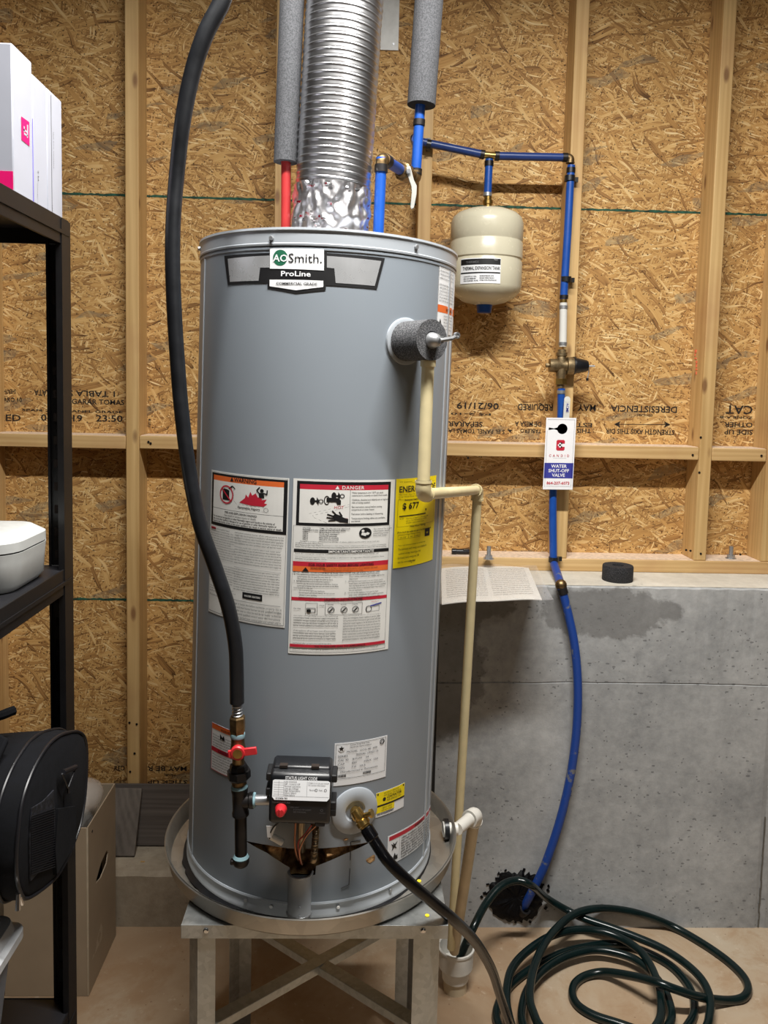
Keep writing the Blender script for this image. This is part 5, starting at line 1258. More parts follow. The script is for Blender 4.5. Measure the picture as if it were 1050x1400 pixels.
S.frame(2*kk, 2.2*kk, Wt-2*kk, 2.7*kk, .0003, GI, .0002); S.line(Wt-2*kk, 2.2*kk, Wt-2.6*kk, Ht-3*kk, GI, .0006, .0002); S.line(2*kk, 17.5*kk, 2.4*kk, Ht-3*kk, GI, .0006, .0002)
S.poly([(a_*kk, b_*kk) for a_, b_ in ((17, 30), (25.5, 30), (27, 31.5), (27, 35), (23.4, 35), (23.4, 33.4), (19.8, 33.4), (19.8, 41), (23.4, 41), (23.4, 39.4), (27, 39.4), (27, 43), (25.5, 44.5), (17, 44.5), (15.5, 43), (15.5, 31.5))], RI, .0003)
S.rect(17.6*kk, 36*kk, 23.4*kk, 38.4*kk, M['tag_white'], .0005); S.rect(19.2*kk, 34.2*kk, 21.8*kk, 40.2*kk, M['tag_white'], .0005)
S.text('CANDID', 6*kk, 53*kk, 4.6*kk, RI, False, fit=30*kk, track=.45)
S.line(12*kk, 55*kk, 30*kk, 55*kk, GI, .0003, .0002)
S.rect(.6*kk, 61.5*kk, Wt-.8*kk, 82.5*kk, M['tag_blue'], .0002)
for i, t_ in enumerate(('WATER', 'SHUT-OFF', 'VALVE')): S.text(t_, Wt/2, (68+i*6.2)*kk, 6.2*kk, M['tag_white'], True, 'C', h=.0005)
S.text('864-207-6073', Wt/2, 91*kk, 5.6*kk, RI, True, 'C', h=.0005, fit=None); S.line(4*kk, 93.6*kk, Wt-4*kk, 93.6*kk, GI, .0005, .0003)
names = {RI: 'red_print', GI: 'grey_line', M['tag_blue']: 'blue_band', M['tag_white']: 'white_print'}
for mat, mb in S.mb.items(): tag(mb.build(names[mat], mat, TG, smooth=False), kind='stuff')

# ================================================================== GAS LINE (left front)
gy = -1.150
def G(px, py, dy=0.0): return atY(px, py, gy+dy)
GL_ = thing('gas_line', 'black flexible gas hose and iron fittings with a red valve handle, left front of heater', 'gas pipe', G(328, 1095))
hose = [G(311, -30, -.02), G(303, 3, -.02), G(281, 46, -.02), G(263, 100, -.015), G(250, 165, -.01), G(242, 235, 0), G(237, 300, 0), G(236, 360, 0), G(238.5, 430, 0), G(243, 500, 0), G(248, 560), G(258, 640), G(273, 715), G(294, 775), G(312, 830), G(321.5, 880), G(323.5, 920), G(324, 961)]
hp_ = spline(hose, 7)
tag(MB().tube(hp_, [.0118+.0018*max(0, 1-i/40) for i in range(len(hp_))], 20).build('hose', M['rubber'], GL_), 'long black flexible hose')
a = G(324, 956); b = G(324.5, 982); nn_ = 40; MB().tube([a.lerp(b, i/nn_) for i in range(nn_+1)], [.0078+.0012*math.cos(i*2*PI/6.66) for i in range(nn_+1)], 18).build('corrugated_end', M['steel'], GL_)
def seglathe(pa, pb, prof, name, mat, seg=24, ang=40):
    pa = Vector(pa); pb = Vector(pb); L = (pb-pa).length; return MB().lathe(pa, pb-pa, [(r_, t_*L) for r_, t_ in prof], seg).build(name, mat, GL_, ang=ang)
seglathe(G(324.5, 979), G(325, 1003), [(.0118, 0), (.0136, .08), (.0136, .75), (.0120, 1)], 'brass_nut', M['old_brass'], 6, 30)
seglathe(G(325, 1002), G(325, 1008), [(.0118, 0), (.0125, .5), (.0118, 1)], 'sealant_ring', M['dope'])
seglathe(G(325, 1007), G(326, 1046), [(.0112, 0), (.0112, .25), (.0125, .35), (.0125, .65), (.0100, .72), (.0100, 1)], 'valve_body', M['old_brass'])
vb = G(326, 1027, -.012)
hd = MB().lathe(vb, (0, -1, 0), [(.0108, 0), (.0122, .002), (.0122, .008), (.0105, .010)], 24).build('valve_handle', M['red_handle'], GL_); tag(hd, 'red lever of the gas valve')
mb = MB(); d = (G(350, 1024, -.02)-G(326, 1027, -.02)).normalized(); s_ = d.cross(Vector((0, -1, 0))).normalized(); Rm = Matrix((d, s_, d.cross(s_))).transposed()
mb.box(vb+d*.019+Vector((0, -.006, 0)), (.024, .0125, .005), Rm); mb.box(vb-d*.011+Vector((0, -.006, 0)), (.010, .0120, .005), Rm); mb.build('handle_bar', M['red_handle'], hd, bev=.0012)
MB().lathe(vb+Vector((0, -.008, 0)), (0, -1, 0), [(.0078, 0), (.0078, .003), (.0060, .0032)], 16).build('handle_screw', M['brass'], hd)
seglathe(G(326, 1044), G(326.5, 1054), [(.0130, 0), (.0150, .3), (.0150, 1)], 'union_top', M['black_iron'], 8, 30)
seglathe(G(326.5, 1053), G(327, 1066), [(.0195, 0), (.0195, .7), (.0150, 1)], 'union_nut', M['black_iron'], 8, 30)
seglathe(G(327, 1065), G(327, 1076), [(.0125, 0), (.0125, .5), (.0112, .6), (.0112, 1)], 'union_tail', M['old_brass'])
seglathe(G(327, 1073), G(327.5, 1079), [(.0125, 0), (.0142, .5), (.0130, 1)], 'sealant_ring', M['dope'])
seglathe(G(327.5, 1077), G(329, 1114), [(.0140, 0), (.0140, .12), (.0128, .18), (.0128, .84), (.0140, .88), (.0140, 1)], 'tee', M['black_iron'])
MB().lathe(G(328.5, 1095), G(370, 1093)-G(328.5, 1095), [(.0125, 0), (.0120, .014), (.0135, .016), (.0135, .022)], 24).build('tee_branch', M['black_iron'], GL_)
x1 = G(347, 1094); MB().lathe(x1, (1, 0, 0), [(.0112, -.002), (.0128, 0), (.0118, .003)], 20).build('sealant_ring', M['dope'], GL_)
MB().cyl(x1, G(371, 1093.5), .0085).build('nipple', M['steel'], GL_)
seglathe(G(329, 1112), G(329.5, 1172), [(.0102, 0), (.0102, 1)], 'drip_leg', M['black_iron'])
seglathe(G(329.5, 1168), G(329.5, 1175), [(.0110, 0), (.0135, .5), (.0120, 1)], 'sealant_ring', M['dope'])
seglathe(G(329.5, 1173), G(329.5, 1184), [(.0138, 0), (.0138, .5), (.0120, .8), (.0085, 1)], 'cap', M['black_iron'])
p = G(319, 1178); MB().box(p, (.010, .010, .008)).build('cap_lug', M['black_iron'], GL_, bev=.002)

# ================================================================== DRAIN HOSE, GARDEN HOSE, HOLE
dy0 = DRAIN_W.y+DDIR.y*.030
pts = [DRAIN_W-DDIR*.006, DRAIN_W+DDIR*.028, atY(530, 1177, dy0-.012), atY(556, 1203, dy0-.014), atY(590, 1232, dy0+.01), atY(622, 1259, -1.10), atY(650, 1288, -1.02), atY(672, 1325, -.93), atY(684, 1362, -.84), atY(697, 1400, -.76)]
def proj(P):
    d = Vector(P)-EYE; x = d.dot(rt)/d.dot(fw)*FPX; y = -d.dot(up)/d.dot(fw)*FPX; return round(525+x, 1), round(CYP+y, 1)
tail = atY(712, 1432, -.68); pts += [tail, Vector((tail.x+.015, tail.y-.04, .012)), Vector((tail.x+.02, tail.y-.16, .012))]
hs_ = MB().tube(spline(pts, 8), .0098, 16).build('drain_hose', M['shiny_hose']); solo(hs_, 'glossy black hose hanging from the heater drain valve, crossing before the stand', 'hose')
q = DRAIN_W
MB().lathe(q-DDIR*.004, DDIR, [(.0112, 0), (.0118, .002), (.0118, .020), (.0100, .022)], 18).build('hose_coupling', M['shiny_hose'], hs_)

def cz(x, y, z): return atZ(590+x/2.2826, 1080+y/2.2826, z)
def ca(x, y, Y): return atY(590+x/2.2826, 1080+y/2.2826, Y)
hb2 = hb
path = [ca(84, 560, hb.y), ca(90, 520, hb.y), ca(128, 435, -.50), ca(168, 358, -.44), ca(215, 302, -.40), ca(265, 283, -.38), ca(310, 297, -.38), cz(352, 333, .115), cz(412, 370, .070), cz(480, 403, .058), cz(560, 430, .052), cz(640, 460, .050), cz(720, 495, .050), cz(790, 540, .048), cz(842, 590, .046), cz(868, 645, .040), cz(868, 700, .034), cz(845, 760, .025), cz(720, 880, .014), cz(480, 920, .011), cz(290, 850, .011),
        cz(208, 730, .011), cz(210, 665, .011), cz(250, 605, .011), cz(320, 552, .011), cz(400, 512, .011), cz(480, 490, .011), cz(560, 480, .011), cz(640, 495, .011), cz(735, 540, .011), cz(795, 600, .011), cz(820, 665, .011), cz(800, 735, .011), cz(690, 840, .012), cz(450, 870, .020), cz(330, 810, .028),
        cz(287, 735, .032), cz(283, 680, .033), cz(302, 620, .033), cz(350, 562, .033), cz(420, 520, .033), cz(500, 500, .033), cz(570, 507, .033), cz(640, 532, .033), cz(700, 585, .033), cz(738, 650, .033), cz(742, 730, .033), cz(640, 820, .036), cz(430, 840, .044), cz(280, 780, .050),
        cz(238, 690, .054), cz(236, 610, .055), cz(255, 550, .055), cz(305, 498, .055), cz(375, 455, .055), cz(450, 437, .054), cz(530, 442, .048), cz(600, 467, .046), cz(660, 512, .050), cz(698, 580, .055), cz(715, 650, .055), cz(706, 730, .055), cz(620, 800, .060), cz(450, 810, .068), cz(350, 750, .074),
        cz(318, 695, .076), cz(306, 640, .077), cz(318, 560, .078), cz(352, 480, .080), cz(400, 422, .080), cz(450, 386, .082), cz(510, 371, .078), cz(580, 373, .060), cz(660, 390, .030), cz(750, 425, .014), cz(840, 475, .011), cz(920, 530, .011), cz(972, 580, .011), cz(988, 620, .011), cz(972, 648, .011), cz(930, 657, .011), cz(870, 652, .030), cz(820, 642, .055), cz(760, 622, .076), cz(700, 600, .080), cz(620, 580, .050), cz(540, 569, .020), cz(482, 580, .011), cz(447, 605, .011), cz(440, 640, .011), cz(460, 675, .011), cz(512, 706, .011), cz(600, 735, .014), cz(700, 775, .011), cz(760, 830, .011)]
path = [p_ if p_.y < L_Y-.014 else EYE+(p_-EYE)*((L_Y-.014-EYE.y)/(p_.y-EYE.y)) for p_ in path]
gh = MB().tube(spline(path, 6), .0104, 14).build('garden_hose', M['green_hose']); solo(gh, 'dark green garden hose coiled loosely on the floor, one end in the drain funnel', 'hose')

# black sealant around the pipe hole
hc_ = atY(706, 1226, L_Y); mb = MB(); n = 64; vs = [hc_+Vector((0, -.006, 0))]; fs = []; rr = random.Random(8)
for ringi, (fr, dep) in enumerate(((.45, -.010), (.80, -.012), (1.0, -.0035))):
    for i in range(n):
        a = 2*PI*i/n; rad_ = .070*(1+.16*mnoise.noise(Vector((math.cos(a)*1.6, math.sin(a)*1.6, 1))) ) * fr
        if ringi == 2: rad_ += rr.uniform(-.004, .009)*(1.4 if math.sin(a) > -.2 else .8)
        vs.append(hc_+Vector((rad_*math.cos(a)*1.12, dep+rr.uniform(-.003, .003)*(ringi < 2), rad_*math.sin(a)*1.02)))
for i in range(n): fs.append((0, 1+i, 1+(i+1) % n))
for rgi in range(2):
    for i in range(n): a_, b_ = 1+rgi*n+i, 1+rgi*n+(i+1) % n; fs.append((a_, b_, b_+n, a_+n))
base = [1+2*n+i for i in range(n)]
mb.add(vs, fs); n0 = len(mb.v)
mb.v += [mb.v[i]+Vector((0, .004, 0)) for i in base]; mb.f += [(base[i], base[(i+1) % n], n0+(i+1) % n, n0+i) for i in range(n)]
for k_ in range(16):
    a = rr.uniform(0, 2*PI); rd = rr.uniform(.075, .092); q = hc_+Vector((rd*math.cos(a)*1.1, -.0015, rd*math.sin(a)))
    if q.z < .012: continue
    mb.box(q, (rr.uniform(.004, .010), .003, rr.uniform(.003, .007)), Euler((0, rr.uniform(0, 3), 0)).to_matrix())
so_ = mb.build('hole_sealant', M['sealant'], smooth=True, ang=60); solo(so_, 'ragged black sealant patch around the blue pipe at the wall foot', 'sealant')

# ================================================================== ITEMS ON THE LEDGE
mz = zl+.001
# document in a clear sleeve, lying on the ledge and overhanging its edge
pc = [atZ(603, 777, zl+.010), atZ(722, 775, zl+.008), atZ(741, 820, zl+.012), atZ(604, 826, zl+.016)]
def quad_sheet(c4, nu, nv, curl, thick):
    vs = []; fs = []
    for lay in (0, 1):
        for j in range(nv+1):
            for i in range(nu+1):
                u, v = i/nu, j/nv; p_ = (c4[0]*(1-u)+c4[1]*u)*(1-v)+(c4[3]*(1-u)+c4[2]*u)*v
                p_ = p_+Vector((0, 0, curl(u, v)-thick*lay)); vs.append(p_)
    m_ = (nu+1)*(nv+1)
    for j in range(nv):
        for i in range(nu):
            a_ = j*(nu+1)+i; fs.append((a_, a_+1, a_+nu+2, a_+nu+1)); fs.append((m_+a_, m_+a_+nu+1, m_+a_+nu+2, m_+a_+1))
    edge = [i for i in range(nu+1)] + [(j+1)*(nu+1)+nu for j in range(nv)] + [nv*(nu+1)+i for i in reversed(range(nu))] + [j*(nu+1) for j in reversed(range(1, nv))]
    for i in range(len(edge)): a_, b_ = edge[i], edge[(i+1) % len(edge)]; fs.append((a_, b_, b_+m_, a_+m_))
    return vs, fs
curl = lambda u, v: .0045*math.sin(PI*u) + .0015*math.sin(u*9)
PM = thing('manual_packet', 'printed manual in a clear sleeve lying on the ledge and overhanging its edge', 'manual', pc[3])
MB().add(*quad_sheet(pc, 14, 8, curl, .002)).build('printed_page', M['paper'], PM, ang=60)
def pfn(u, v, h):
    p_ = (pc[0]*(1-u)+pc[1]*u)*(1-v)+(pc[3]*(1-u)+pc[2]*u)*v; return p_+Vector((0, 0, curl(u, v)+.0006+h))
S = Sheet(pfn, .06); rw = fake_lines(15, 60, 31)
for i, t_ in enumerate(rw):
    for cx2 in (.05, .52):
        V, F, Wd = text_geo(t_[:38], 1); S._mb(M['greyink']).add([pfn(cx2+a_/Wd*.42, .10+i*.055-b_*.036, 0) for a_, b_ in V], F)
S.mb[M['greyink']].build('print', M['greyink'], PM, smooth=False)
sc4 = [pc[0]+Vector((-.008, .006, .003)), atZ(733, 776, zl+.010), atZ(757, 822, zl+.012), pc[3]+Vector((-.006, -.008, .002))]
tag(MB().add(*quad_sheet(sc4, 14, 6, lambda u, v: curl(u, v)+.0035+.003*math.sin(u*14+v*5), .0004)).build('clear_sleeve', M['sleeve'], PM, ang=60), 'clear plastic sleeve')
# black foam ring
fr_ = atZ(844, 793, zl+.0005); o = MB().lathe(fr_, (0, 0, 1), [(.0160, 0), (.0425, 0), (.0435, .003), (.0435, .040), (.0420, .044), (.0165, .044), (.0160, .042), (.0160, 0)], 48, closed=False).build('foam_ring', M['ring_foam'], ang=40)
solo(o, 'short black foam ring offcut standing on the concrete ledge', 'foam ring')
# black plastic fitting on the sill
bp = atZ(631, 754, Z_SILL+.010); o = MB().cyl(bp+Vector((-.026, 0, 0)), bp+Vector((.030, 0, .0)), .0078, seg=14)
o.cyl(bp+Vector((-.030, 0, 0)), bp+Vector((-.016, 0, 0)), .0092, seg=14); o.box(bp+Vector((.014, 0, .003)), (.020, .014, .010)); o = o.build('plastic_fitting', M['black_plastic'], bev=.001); solo(o, 'small black plastic fitting lying on the wooden sill by the cream pipe', 'fitting')

# ================================================================== LAMINATE PLANKS on the footing
def leaning(name, x0, x1, xb0, xb1, zlow, ztop, y0, y1, mat, label, group=None):
    t_ = .010; vs = [(xb0, y0, zlow), (xb1, y0, zlow), (x1, y1, ztop), (x0, y1, ztop)]; d = Vector((0, y1-y0, ztop-zlow)).normalized(); n_ = Vector((0, d.z, -d.y))*-1
    if n_.y > 0: n_ = -n_
    v8 = [Vector(q) for q in vs] + [Vector(q)+Vector((0, n_.y, n_.z))*t_ for q in vs]
    o = MB().add(v8, [(0, 1, 2, 3), (7, 6, 5, 4), (0, 4, 5, 1), (1, 5, 6, 2), (2, 6, 7, 3), (3, 7, 4, 0)]).build(name, mat, bev=.0008); return solo(o, label, 'plank', 'laminate planks on the footing')
ya = atZ(200, 1157, .162).y; za_ = atY(200, 1073, -.100).z
leaning('laminate_plank', -.95, .02, -.95, .02, .1615, za_, ya+.010, -.0905, M['plank_dark'], 'wide dark laminate plank lying lengthwise against the wall on the footing')
yb = atZ(185, 1171, .162).y; xl0 = atY(153, 1080, -.13).x-.12; xr_t = atY(193.5, 1080, -.125).x; xr_b = atZ(184, 1171, .162).x
leaning('laminate_plank', xl0, xr_t, xl0, xr_b, .1615, atY(175, 1080, -.125).z, yb+.006, -.114, M['plank_light'], 'short lighter grey laminate plank leaning in front of the dark one')
pcb = atZ(195, 1178, .161); o = MB().box(pcb, (.012, .004, .002)).build('wood_chip', M['board']); solo(o, 'tiny wood chip lying on the low concrete footing', 'wood chip')

# ================================================================== CARTON
X0, X1, Y0, Y1, ZT = -.860, -.652, -.5235, -.3000, .4425
CB = thing('carton', 'tall taupe cardboard carton on the floor behind the black shelf post', 'box', (X0/2+X1/2, Y0/2+Y1/2, 0))
t_ = .004
mb = MB(); mb.box2((X0, Y0, .001), (X1, Y0+t_, ZT)); mb.box2((X0, Y1-t_, .001), (X1, Y1, ZT)); mb.box2((X0, Y0+t_, .001), (X0+t_, Y1-t_, ZT)); mb.box2((X0+t_, Y0+t_, .001), (X1-t_, Y1-t_, .006))
mb.build('carton_body', M['carton'], CB, smooth=False)
# right wall with a real slanted hand slot
def sidept(px, py): q_ = atX(px, py, X1); return (q_.y, q_.z)
slot = [sidept(132, 1202), sidept(138, 1180), sidept(146, 1162), sidept(148, 1166), sidept(146, 1180), sidept(138, 1200), sidept(131, 1208)]
bm = bmesh.new(); ov = [bm.verts.new((X1, a_, b_)) for a_, b_ in ((Y0+t_, .001), (Y1-t_, .001), (Y1-t_, ZT), (Y0+t_, ZT))]; iv = [bm.verts.new((X1, a_, b_)) for a_, b_ in slot]
es = [bm.edges.new((ov[i], ov[(i+1) % 4])) for i in range(4)] + [bm.edges.new((iv[i], iv[(i+1) % len(iv)])) for i in range(len(iv))]
bmesh.ops.triangle_fill(bm, use_beauty=True, use_dissolve=False, edges=es); bm.verts.index_update()
V_ = [v_.co.copy() for v_ in bm.verts]; F_ = [tuple(v_.index for v_ in f_.verts) for f_ in bm.faces]; bm.free()
o = MB().add(V_, F_).build('side_wall', M['carton'], CB, smooth=False); so = o.modifiers.new('thick', 'SOLIDIFY'); so.thickness = .003; so.offset = -1
MB().box2((X1-.03, Y0+.03, .12), (X1-.028, Y1-.03, ZT-.062)).build('inner_liner', M['dark_gap'], CB)  # dark sheet added behind the slot to stand for the shade inside
MB().box2((X1-.004, Y0-.0006, .002), (X1+.0004, Y0+.004, ZT)).build('folded_edge', M['carton_edge'], CB, bev=.001)
q = atX(126, 1136.5, X1); MB().cyl(q+Vector((-.001, 0, 0)), q+Vector((.0008, 0, 0)), .0035, seg=10).build('dark_mark', M['dark_gap'], CB)
# printed mark low on the side
S = Sheet(lambda u, v, h: Vector((X1+h, u, v)), 1)
def sp_(px, py): q_ = atX(px, py, X1); return (q_.y, q_.z)
S.poly([sp_(125, 1316), sp_(138, 1262), sp_(140, 1268), sp_(139, 1284), sp_(126, 1312)], M['carton_edge'], .0004)
S.poly([sp_(127, 1303), sp_(130, 1288), sp_(132, 1290), sp_(129, 1306)], M['carton'], .0007); S.poly([sp_(133, 1284), sp_(136, 1272), sp_(138, 1276), sp_(135, 1290)], M['carton'], .0007)
for mt, mb in S.mb.items(): mb.build('print', mt, CB, smooth=False)
# clear bag bulging out of the carton
bc = atY(136, 1092, -.40); mb = MB(); seg = 28; vs = []; fs = []; rows_ = 13
for j in range(rows_):
    t__ = j/(rows_-1); z = -.095+.155*t__; rad_ = .060*math.sin(min(1, .35+t__*.65)*PI*.93)**.6 if t__ < 1 else .002
    rad_ = [.034, .034, .034, .033, .032, .034, .046, .056, .060, .058, .050, .033, .004][j]
    for i in range(seg):
        a = 2*PI*i/seg; k_ = 1+.10*mnoise.noise(Vector((math.cos(a)*2.2, math.sin(a)*2.2, z*25)))
        vs.append(Vector((bc.x-.036+rad_*(.8 if j < 6 else 1)*k_*math.cos(a)*.75, -.415+rad_*k_*math.sin(a)*1.15, bc.z+z)))
for j in range(rows_-1):
    for i in range(seg): k_ = (i+1) % seg; fs.append((j*seg+i, j*seg+k_, (j+1)*seg+k_, (j+1)*seg+i))
PB = mb.add(vs, fs).build('plastic_bag', M['clear'], ang=60); solo(PB, 'crinkled clear plastic bag bulging from the open top of the carton', 'bag')
q = Vector((bc.x-.042, -.415, bc.z-.012))
MB().lathe(q+Vector((0, 0, -.085)), (0, 0, 1), [(.026, 0), (.030, .03), (.028, .055), (.016, .070), (.004, .072)], 20).build('bag_contents', M['cooler'], PB)

# ================================================================== SHELF UNIT
XP = -.478           # outer right side of the unit
YB = -1.095          # rear face
SU = thing('shelf_unit', 'black metal shelf unit at the left edge of the picture', 'shelf', (XP-.4, YB-.2, 0))
YFR, XL = YB-.46, XP-.92
ztop = atY(92, 305, YB).z
pw_ = .0375
def post(x, y, sx_, sy_):
    mb = MB(); t_ = .0022
    mb.box2((x, y, 0), (x+sx_*t_, y+sy_*pw_, ztop)); mb.box2((x+sx_*t_, y, 0), (x+sx_*pw_, y+sy_*t_, ztop))
    mb.box2((x+sx_*(pw_-.004), y+sy_*t_, 0), (x+sx_*pw_, y+sy_*.007, ztop)); mb.box2((x+sx_*t_, y+sy_*(pw_-.002), 0), (x+sx_*.010, y+sy_*pw_, ztop))
    return mb.build('post', M['shelf'], SU, smooth=False)
post(XP, YB, -1, -1); post(XL, YB, 1, -1)
post(XL, YFR, 1, 1); post(XP, YFR, -1, 1)
# punched slots on the post seen beside the wall
mb = MB(); n_sl = 0
for k_ in range(44):
    z = .10+k_*.0385
    if z > ztop-.05: break
    mb.box((XP-.026, YB-.0028, z), (.006, .0008, .014)); 
tag(mb.build('punched_slots', M['dark_gap'], SU, smooth=False), 'row of keyhole slots in the post', kind='stuff')
zsh = [(.462, 'low'), (1.236, 'mid'), (1.8035, 'top')]
for zz_, _n in zsh:
    MB().box2((XL+.004, YFR+.004, zz_-.012), (XP-.004, YB-.004, zz_)).build('shelf_board', M['shelf_in'], SU, bev=.001)
    for (a_, b_) in (((XP-.0015, YFR, zz_-.040), (XP-.0045, YB-.004, zz_+.002)), ((XL+.002, YFR, zz_-.040), (XL+.0045, YB-.004, zz_+.002))):
        o = MB().box2(a_, b_).build('side_beam', M['shelf'], SU, bev=.0008)
        sg = 1 if a_[0] > XP-.1 else -1
        MB().box2((a_[0], YFR, zz_-.024), (a_[0]+sg*.0025, YB-.006, zz_-.018)).build('beam_ridge', M['shelf'], o)
    for y_ in (YB-.0045, YFR+.002):
        MB().box2((XL+.004, y_, zz_-.036), (XP-.004, y_+.0025, zz_+.001)).build('cross_beam', M['shelf'], SU, bev=.0008)

# three white cartons on the top shelf
zt_ = zsh[2][0]
def carton(nm, x1, y0, y1, h, wdt, label):
    t = thing(nm, label, 'box', (x1-wdt/2, (y0+y1)/2, zt_), group='white cartons on the top shelf')
    MB().box2((x1-wdt, y0, zt_+.0005), (x1, y1, zt_+h)).build('box_body', M['box_white'], t, bev=.002)
    return t
YA0 = atX(17.5, 170, -.497).y; YA1 = atX(45, 190, -.497).y; YB1 = atX(64.5, 210, -.497).y; YC1 = atX(85, 225, -.497).y
hA = atX(45, 87, -.497).z-zt_; hB = atX(46.5, 103, -.497).z-zt_; hC = hB
A = carton('white_box', -.497, YA0, YA1-.001, hA, .36, 'nearest white carton on the top shelf, with magenta square and block'); B = carton('white_box', -.497, YA1+.001, YB1-.0006, hB, .36, 'white carton with small grey print, between two others on the top shelf'); Cc_ = carton('white_box', -.497, YB1+.0006, YC1, hC, .36, 'rearmost white carton on the top shelf, nearest the wall')
S = Sheet(lambda u, v, h: Vector((-.497+h, u, v)), 1)
def sx(px, py): q_ = atX(px, py, -.497); return (q_.y, q_.z)
S.poly([sx(28.5, 159), sx(39.5, 167), sx(40, 200), sx(29, 191)], M['magenta'], .0006)
# white T-shaped mark turned on its side with two dots
def qq(pts): return [sx(*p) for p in pts]
S.poly(qq([(32, 181), (37.5, 185), (37.5, 189), (36, 188), (36, 186.5), (32, 184)]), M['box_white'], .0009); S.poly(qq([(36, 170), (37.8, 171.3), (37.8, 187), (36, 185.6)]), M['box_white'], .0009); S.poly(qq([(31.5, 175.8), (36, 179), (36, 181.6), (31.5, 178.4)]), M['box_white'], .0009)
S.poly(qq([(31.5, 172), (33, 173), (33, 181), (31.5, 180)]), M['box_white'], .0009)
MGm = S.mb
MGm[M['magenta']].build('magenta_square', M['magenta'], A, smooth=False); MGm[M['box_white']].build('white_mark', M['box_white'], A, smooth=False)
zb_m = atY(10, 234, YA0).z
MB().box2((-.497-.30, YA0-.0008, zt_+.002), (-.4975, YA0-.0001, zb_m)).build('magenta_block', M['magenta'], A)
MB().box2((-.4968, YA1-.0025, zt_+.001), (-.4964, YA1-.0005, zt_+hA*.62)).build('violet_edge', M['lilac'], A)
def vtext(par, t_, px, py0, py1, hpx, mat):
    a_ = atX(px, py0, -.497); b_ = atX(px, py1, -.497); V, F, Wd = text_geo(t_, 1); L_ = (a_.z-b_.z); hh_ = hpx/1090*1.2
    MB().add([Vector((-.4962, a_.y+v_*hh_*1.3, a_.z-u_/Wd*L_)) for u_, v_ in V], F).build('small_print', mat, par, smooth=False)
vtext(B, 'wireless gateway  www', 50.5, 250, 290, 1.8, M['greyink']); vtext(B, '2 H', 51, 232, 247, 4, M['ink']); vtext(Cc_, 'this box contains', 72, 180, 230, 3, M['greyink']); vtext(Cc_, 'recycle', 71, 280, 300, 2.5, M['greyink'])
MB().box2((-.4968, YC1-.0015-.045, zt_+.01), (-.4966, YC1-.045, zt_+hC-.006)).build('seam', M['greyink'], Cc_)

# pale plastic case with chamfered lid on the middle shelf
zc0 = zsh[1][0]+.0008; xr = -.4905; yb_, yf_ = -1.140, -1.305; xl_ = -.90
def rounded(xl, xr, yf, yb, rad_, n=6):
    out = []
    for (cx_, cy_, a0) in ((xr-rad_, yb-rad_, 0), (xl+rad_, yb-rad_, 90), (xl+rad_, yf+rad_, 180), (xr-rad_, yf+rad_, 270)):
        for i in range(n+1): a = R_(a0+90*i/n); out.append((cx_+rad_*math.cos(a), cy_+rad_*math.sin(a)))
    return out
def loft(rings):
    vs = []; fs = []; n = len(rings[0][0])
    for pts_, z in rings: vs += [Vector((a_, b_, z)) for a_, b_ in pts_]
    for j in range(len(rings)-1):
        for i in range(n): k_ = (i+1) % n; fs.append((j*n+i, j*n+k_, (j+1)*n+k_, (j+1)*n+i))
    fs += [tuple(reversed(range(n))), tuple((len(rings)-1)*n+i for i in range(n))]; return vs, fs
CS = thing('storage_case', 'pale grey plastic case with a chamfered lid on the middle shelf', 'case', (-.69, -1.22, zc0))
rg = lambda ins, z, rad_=.045: (rounded(xl_+ins, xr-ins, yf_+ins, yb_-ins, max(.006, rad_-ins)), z)
zm = atX(76, 731, xr).z; zt2 = atX(75, 706, xr-.012).z
MB().add(*loft([rg(.012, zc0), rg(.004, zc0+.010), rg(.0015, zm-.016), rg(0, zm-.002)])).build('case_body', M['cooler'], CS, ang=40)
MB().add(*loft([rg(.0, zm+.0005), rg(.0005, zm+.014), rg(.020, zt2), rg(.024, zt2+.001)])).build('lid', M['cooler'], CS, ang=25)
MB().add(*loft([rg(.0025, zm-.003), rg(.0025, zm+.001)])).build('lid_seam', M['dark_gap'], CS)
MB().add(*loft([rg(.060, zt2+.0008, .07), rg(.066, zt2+.0035, .07)])).build('lid_panel', M['cooler'], CS)

# grey tote on the low shelf and black bag on it
zt0 = zsh[0][0]+.0008; XT = -.468; YT = atX(38, 1262, XT).y; ztl = atX(36, 1247, XT).z
TO = thing('storage_tote', 'grey translucent plastic tote with a pale lid on the lowest shelf', 'tote', (XT-.2, YT-.12, zt0))
r2 = lambda ins, z, rad_=.02: (rounded(XT-.36+ins, XT-ins, YT-.26+ins, YT-ins, rad_, 4), z)
MB().add(*loft([r2(.040, zt0), r2(.012, ztl-.030)])).build('tub', M['tote'], TO, ang=40)
MB().add(*loft([r2(.004, ztl-.034), r2(.0, ztl-.030), r2(.0, ztl-.018), r2(.008, ztl-.014), r2(.012, ztl), r2(.020, ztl)])).build('lid', M['tote_lid'], TO, ang=40)
XB = -.445
sil = [(100, 998), (84, 1003), (68, 1016), (52, 1040), (40, 1066), (31, 1095), (26, 1130), (23, 1170), (24, 1205), (30, 1226), (38, 1232), (58, 1220), (80, 1200), (96, 1172), (104, 1152), (112, 1128), (118, 1095), (121, 1055), (121, 1020), (117, 1004), (109, 998)]
pr_ = [(atX(px, py, XB).y, atX(px, py, XB).z) for px, py in sil]; cyb = sum(p_[0] for p_ in pr_)/len(pr_); czb = sum(p_[1] for p_ in pr_)/len(pr_)
BG = thing('black_bag', 'soft black zippered carrier bag sitting on the grey tote', 'bag', (XB-.2, cyb, ztl+.001))
